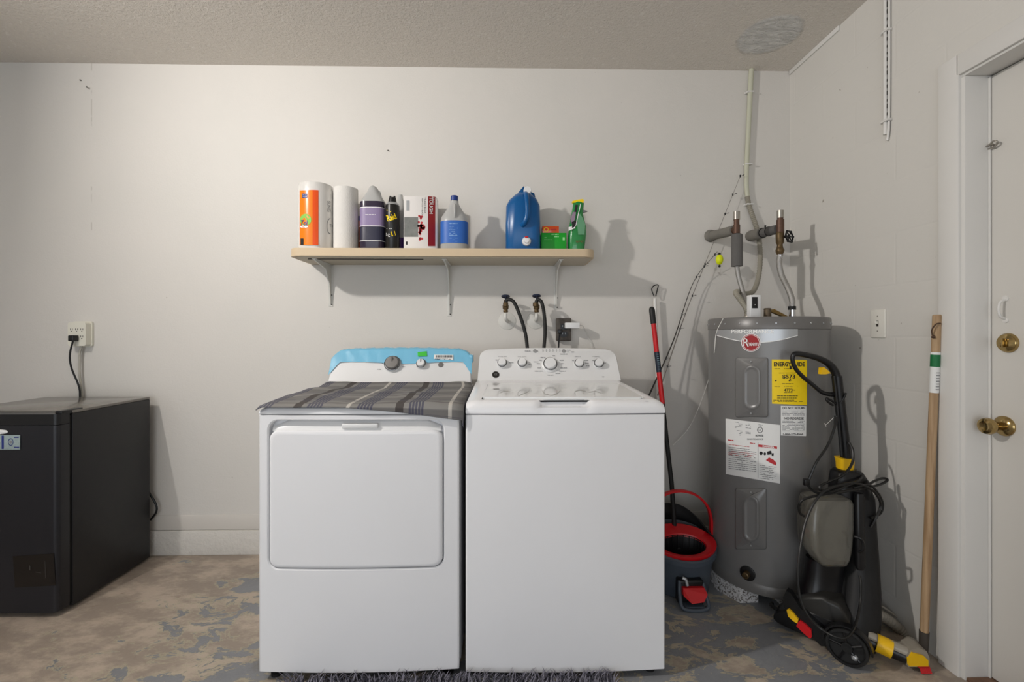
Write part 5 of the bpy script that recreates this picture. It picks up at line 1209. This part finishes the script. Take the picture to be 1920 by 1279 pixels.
# handle loop
Yh = -.655
lp_ = [(1570, 712), (1566, 698), (1555, 683), (1535, 672), (1512, 666), (1493, 663.5), (1486.5, 668), (1487, 680), (1493, 693), (1506, 707), (1524, 722), (1540, 735), (1552, 739), (1566, 740)]
q = MB(); q.tube([P(a, b, Yh) for a, b in lp_], [.0155, .015, .0135, .0115, .011, .0105, .0085, .0078, .0078, .0078, .0078, .0078, .0085, .009], seg=14, n=5); q.done('handle_loop', m_black, t)
q = MB(); q.tube([P(1569, 705, Yh), P(1574, 750, Yh+.0), P(1580, 800, Yh), P(1587, 862, Yh)], [.018, .0185, .0175, .0195], seg=18, n=6); st = q.done('stem', m_black, t)
q = MB(); q.tube([P(1564, 705, Yh-.014), P(1570, 760, Yh-.016), P(1578, 855, Yh-.016)], .004, seg=8); q.done('stem_rib', m_matte, st)
q = MB(); q.prism([P(a, b, Yh-.012) for a, b in ((1541, 690), (1545, 688.5), (1552, 694), (1558, 700), (1548, 702), (1540, 702))], (0, .018, 0), .003); q.done('trigger', m_yel, t)
q = MB(); q.tube([P(1568, 758, Yh-.012), P(1560, 752, Yh-.02), P(1550, 747, Yh-.02), P(1552, 753, Yh-.02), P(1562, 760, Yh-.014)], .0045, seg=8); q.tube([P(1576, 756, Yh-.016), P(1583, 745, Yh-.02), P(1586, 737, Yh-.02)], .004, seg=8); q.tube([P(1568, 780, Yh-.016), P(1567, 795, Yh-.02)], .007, seg=8); q.tube([P(1583, 772, Yh-.01), P(1585, 784, Yh-.012)], .006, seg=8); q.done('cord_hook', m_black, t)
q = MB(); a = P(1586, 870, Yh); q.loft([(a.x, Yh+.005, P(1586, 882, Yh).z, .026, .024, 3), (a.x, Yh+.005, P(1586, 866, Yh).z, .028, .026, 3), (a.x-.003, Yh+.005, P(1586, 858, Yh).z, .030, .027, 3)], 28); q.done('yellow_collar', m_yel, t)
# upper body / spine as loft of rounded sections: rows (py, pxL, pxR, depth half, Yc)
def vloft(rows, name, m, parent=None, n=3.2, seg=32, **k):
    q = MB(); secs = []
    for (py_, xa, xb, ry, Yc) in rows:
        A_, B_ = P(xa, py_, Yc), P(xb, py_, Yc); secs.append(((A_.x+B_.x)/2, Yc, A_.z, (B_.x-A_.x)/2, ry, n))
    q.loft(secs, seg); return q.done(name, m, parent or cc_, angle=50, **k)
vloft([(880, 1566, 1606, .03, -0.660), (884, 1562, 1612, .035, -0.661), (900, 1560, 1622, .042, -0.660), (922, 1560, 1626, .046, -0.665), (930, 1566, 1626, .046, -0.667)], 'shoulder', m_black)
vloft([(905, 1588, 1622, .040, -0.656), (930, 1586, 1628, .055, -0.657), (990, 1584, 1630, .060, -0.671), (1050, 1581, 1634, .064, -0.690), (1100, 1576, 1636, .068, -0.712), (1150, 1570, 1636, .070, -0.733), (1185, 1564, 1632, .070, -0.751), (1205, 1562, 1628, .066, -0.760)], 'spine', m_matte)
vloft([(925, 1604, 1617, .01, -0.726), (935, 1603, 1619, .012, -0.728), (1060, 1604, 1621, .012, -0.757), (1068, 1607, 1618, .008, -0.759)], 'spine_channel', m_black)
# tank
vloft([(926, 1516, 1572, .030, -0.681), (931, 1512, 1583, .046, -0.682), (938, 1510, 1586.5, .050, -0.684), (985, 1506, 1586, .052, -0.695), (1020, 1509, 1583, .052, -0.703), (1040, 1522, 1580, .048, -0.711), (1052, 1530, 1577, .040, -0.715), (1055, 1533, 1575, .034, -0.716)], 'water_tank', m_tank, n=7, seg=72)
vloft([(934, 1517, 1580, .040, -0.683), (1022, 1512, 1577, .042, -0.703), (1050, 1534, 1572, .03, -0.715)], 'tank_insert', mat('tank_residue', (128, 124, 114), .6, var=.3, vscale=25), n=4)
vloft([(1046, 1516, 1582, .040, -0.679), (1075, 1512, 1578, .045, -0.676), (1100, 1505, 1576, .050, -0.677), (1130, 1500, 1580, .055, -0.689)], 'tank_cradle', m_black)
# foot, built in the vacuum's own axes
W0 = V((1.190, -.815, .0))
def vf(f_, l_, z_): return W0 + VF*f_ - VL*l_ + V((0, 0, z_))
q = MB()
prof = [(-.03, .03, .10), (.02, .022, .118), (.06, .02, .125), (.11, .02, .118), (.16, .022, .10), (.20, .026, .078), (.215, .036, .060)]
rings = []
for (f_, zb_, zt_) in prof:
    wd = .15-.35*max(0, f_-.08); ring = []
    for (l_, z_) in rrect(.012, wd, zb_, zt_, .012, 4): ring.append(vf(f_, l_, z_))
    rings.append(ring)
q.loops(rings); q.done('foot_housing', m_black, t, angle=50)
q = MB(); rings = []
for (f_, zb_, zt_, ins) in ((-.02, .09, .13, .03), (.01, .09, .178, .018), (.06, .08, .188, .016), (.11, .08, .168, .02), (.155, .07, .132, .03), (.185, .06, .098, .04)):
    wd = .142-.3*max(0, f_-.08); rings.append([vf(f_, l_, z_) for l_, z_ in rrect(ins-.004, wd-ins*.2, zb_, zt_, .014, 5)])
q.loops(rings); q.done('nozzle_hood', m_smoke, t, angle=60)
q = MB(); q.tube([vf(.21, .03, .075), vf(.232, .05, .07), vf(.235, .07, .068)], .008, seg=8); q.done('nozzle_lip', m_matte, t)
# side rail along the camera side, carries the yellow and red catch
pr = [(1468, 1120), (1474, 1108), (1482, 1112), (1500, 1140), (1545, 1180), (1556, 1212), (1540, 1212), (1478, 1152), (1470, 1138)]
q = MB(); q.prism([plane(W0+VL*.01, VL)(a, b) for a, b in pr], -VL*.03, .004, 3); q.done('side_rail', m_black, t)
sf = plane(W0+VL*.01, VL, .0005)
q = MB(); q.prism([sf(a, b) for a, b in ((1476, 1142), (1480, 1140), (1488, 1148), (1498, 1160), (1496, 1167), (1489, 1163), (1479, 1154))], VL*.010, .003); q.done('yellow_catch', m_yel, t)
q = MB(); q.prism([sf(a, b) for a, b in ((1496, 1166), (1501, 1162), (1512, 1170), (1522, 1180), (1523, 1192), (1520, 1196), (1506, 1184), (1494, 1172))], VL*.009, .003); q.done('red_catch', m_red, t)
# wheels
Rw = .062
for s_, l_ in ((1, -.02), (0, .155)):
    c = vf(-.02, l_, Rw+.0005); q = MB(); n_ = VL if s_ else -VL
    q.lathe(c, [(Rw*.82, -.016), (Rw*.97, -.015), (Rw, -.011), (Rw, .011), (Rw*.97, .015), (Rw*.84, .016), (Rw*.82, .008), (Rw*.3, .006), (Rw*.26, .014), (0, .015)], n_, 48); wh = q.done('wheel', m_rubber, t, angle=30)
    if s_:
        qq = n_.to_track_quat('Z', 'Y'); q = MB()
        for k in range(5):
            an = k*2*math.pi/5+.5; d_ = qq @ V((math.cos(an), math.sin(an), 0)); q.tube([c+n_*.009+d_*.015, c+n_*.009+d_*Rw*.82], .004, seg=6, smooth=False)
        q.torus(c+n_*.015, Rw*.84, .0015, n_, 40, 6); q.done('spokes', m_black, wh)
        q = MB(); q.ball(sf(1604, 1229)+n_*.014, .011, seg=14); q.done('silver_spot', m_silver, wh, label='shiny silver spot')  # small silver ball set on the wheel face
        # arched cover above wheel
        q = MB(); arc = [c-n_*.004+(qq @ V((math.cos(a), math.sin(a), 0)))*Rw*1.07 for a in [math.radians(x_) for x_ in range(0, 360, 12)] if True]
        arc = [p for p in arc if p.z > c.z-.01]; arc.sort(key=lambda p: (p-c).dot(VF))
        rings = [[p+n_*.016, p+(p-c).normalized()*.006+n_*.016, p+(p-c).normalized()*.006-n_*.012, p-n_*.012] for p in arc]; q.loops(rings); q.done('wheel_arch', m_black, t)
# front hook on spine
q = MB(); a = P(1608, 1010, -.775); q.tube([a+V((-.012, .0, .008)), a+V((0, -.012, .006)), a+V((.010, -.012, -.010)), a+V((.010, -.012, -.034)), a+V((.004, 0, -.05))], .005, seg=8); q.done('hose_hook', m_black, t)
# cord: its own loops
m_cord = mat('black_cord', (22, 22, 22), .35)
def cordtube(q, pts, r=.0046): q.tube([P(a, b, y_) for a, b, y_ in pts], r, seg=8, n=8)
q = MB()
cordtube(q, [(1567, 782, -0.685), (1565, 800, -0.695), (1552, 835, -0.705), (1530, 868, -0.715), (1517, 898, -0.715), (1511, 905, -0.716)])
cordtube(q, [(1513, 908, -0.717), (1524, 920, -0.720), (1538, 925, -0.731), (1560, 922, -0.741), (1590, 910, -0.738), (1608, 902, -0.726), (1616, 892, -0.695), (1604, 882, -0.685)])
cordtube(q, [(1592, 830, -0.685), (1599, 845, -0.700), (1598, 868, -0.715), (1582, 890, -0.725), (1555, 903, -0.726), (1540, 910, -0.738), (1537, 918, -0.740), (1548, 920, -0.740), (1572, 910, -0.738), (1600, 906, -0.737), (1632, 912, -0.718), (1652, 908, -0.697), (1664, 900, -0.685), (1655, 897, -0.685), (1638, 903, -0.706), (1618, 915, -0.729), (1580, 922, -0.741), (1540, 928, -0.732), (1508, 936, -0.724), (1498, 948, -0.717), (1500, 962, -0.711), (1508, 968, -0.712)])
cordtube(q, [(1600, 915, -0.729), (1630, 910, -0.728), (1646, 925, -0.721), (1655, 945, -0.716), (1650, 963, -0.721), (1632, 972, -0.733)])
cordtube(q, [(1605, 905, -0.726), (1634, 918, -0.740), (1648, 935, -0.734), (1651, 950, -0.728), (1643, 970, -0.733), (1632, 988, -0.727)])
cordtube(q, [(1590, 908, -0.737), (1555, 915, -0.749), (1530, 938, -0.754), (1512, 975, -0.764), (1502, 1020, -0.785), (1496, 1075, -0.809), (1500, 1120, -0.830), (1515, 1155, -0.849), (1540, 1180, -0.865), (1572, 1196, -0.899), (1592, 1192, -0.898), (1606, 1165, -0.851), (1613, 1130, -0.812), (1614, 1095, -0.794), (1612, 1080, -0.780)], .0042)
cd_ = q.done('power_cord', m_cord, t)
q = MB(); c = P(1512, 904, -.715); q.box(c+V((-.010, -.008, -.014)), c+V((.010, .010, .012)), .004); q.done('plug', m_black, cd_)
q = MB(); c = P(1543, 795, -.695); q.tube([P(1548, 797, -.695), P(1556, 790, -.695), P(1563, 783, -.695)], .0006, seg=5); q.tube([P(1549, 800, -.695), P(1546, 794, -.695)], .0005, seg=5); q.done('cord_tie', m_string, cd_)

# hose and upholstery tool on floor
t = thing('upholstery_tool', 'black and yellow hand tool with red bristles on the floor by the door frame', 'cleaning tool', (1.40, -.85, 0))
a = V((P(1625, 1207, -.80).x, -.80, .055)); b = V((P(1700, 1240, -.865).x, -.862, .038)); dv = (b-a).normalized()
q = MB(); q.tube([a+V((-.03, .01, .004)), a, b], [.022, .024, .024], seg=18, smooth=False); q.done('grip', m_black, t)
q = MB(); a2 = a+V((.0, -.004, .018)); b2 = b+V((0, -.002, .016)); q.tube([a2, b2], [.016, .019], seg=14, smooth=False); q.done('clear_cover', m_clear, t)
q = MB(); p0_, p1_ = a+(b-a)*.22+V((0, -.004, .006)), a+(b-a)*.62+V((0, -.004, .004)); q.tube([p0_, p1_], .030, seg=20, smooth=False); q.done('yellow_band', m_yel, t)
hc0 = V((P(1722, 1240, -.87).x, -.868, .034))
q = MB(); q.prism([P(x_, y_, -.885)+V((0, 0, .002)) for x_, y_ in ((1702, 1232), (1709, 1219), (1722, 1216), (1738, 1223), (1743, 1236), (1743, 1252), (1703, 1252))], (.01, .05, 0), .004, 3); q.done('clear_head', m_clear, t)
q = MB(); q.prism([P(x_, y_, -.892)+V((0, 0, .002)) for x_, y_ in ((1706, 1251), (1705, 1237), (1712, 1226), (1732, 1231), (1741, 1240), (1741, 1251))], (0, .010, 0), .002); q.done('yellow_face', m_yel, t)
q = MB()
for k in range(16): p = P(1723+k*1.25, 1250, -.885); q.tube([V((p.x, -.885, p.z+.002)), V((p.x+.001*(k % 3-1), -.897, max(.002, p.z-.016)))], .0013, seg=5, smooth=False)
q.box(P(1722, 1252, -.89)+V((0, 0, 0)), P(1743, 1249, -.89)+V((0, .008, 0))); q.done('bristles', m_red, t)
t = thing('ribbed_hose', 'clear ribbed hose looped on the floor behind the carpet cleaner', 'hose', (1.40, -.74, 0))
q = MB()
low = catmull([(1.30, -.72, .05), P(1632, 1150, -.69), P(1662, 1160, -.68), P(1692, 1185, -.69), P(1716, 1212, -.73), (1.475, -.775, .024), (1.44, -.80, .022), (1.40, -.79, .024)], 16)
q.tube(low, [.0185+(.0018 if i % 3 == 0 else 0) for i in range(len(low))], seg=16, smooth=False); q.done('tube', m_clear, t)
q = MB(); low = catmull([P(1630, 1128, -.665), P(1655, 1138, -.66), P(1685, 1160, -.66), P(1710, 1190, -.69), P(1728, 1222, -.74)], 10); q.tube(low, .0035, seg=8, smooth=False); q.done('feed_line', m_clear, t)
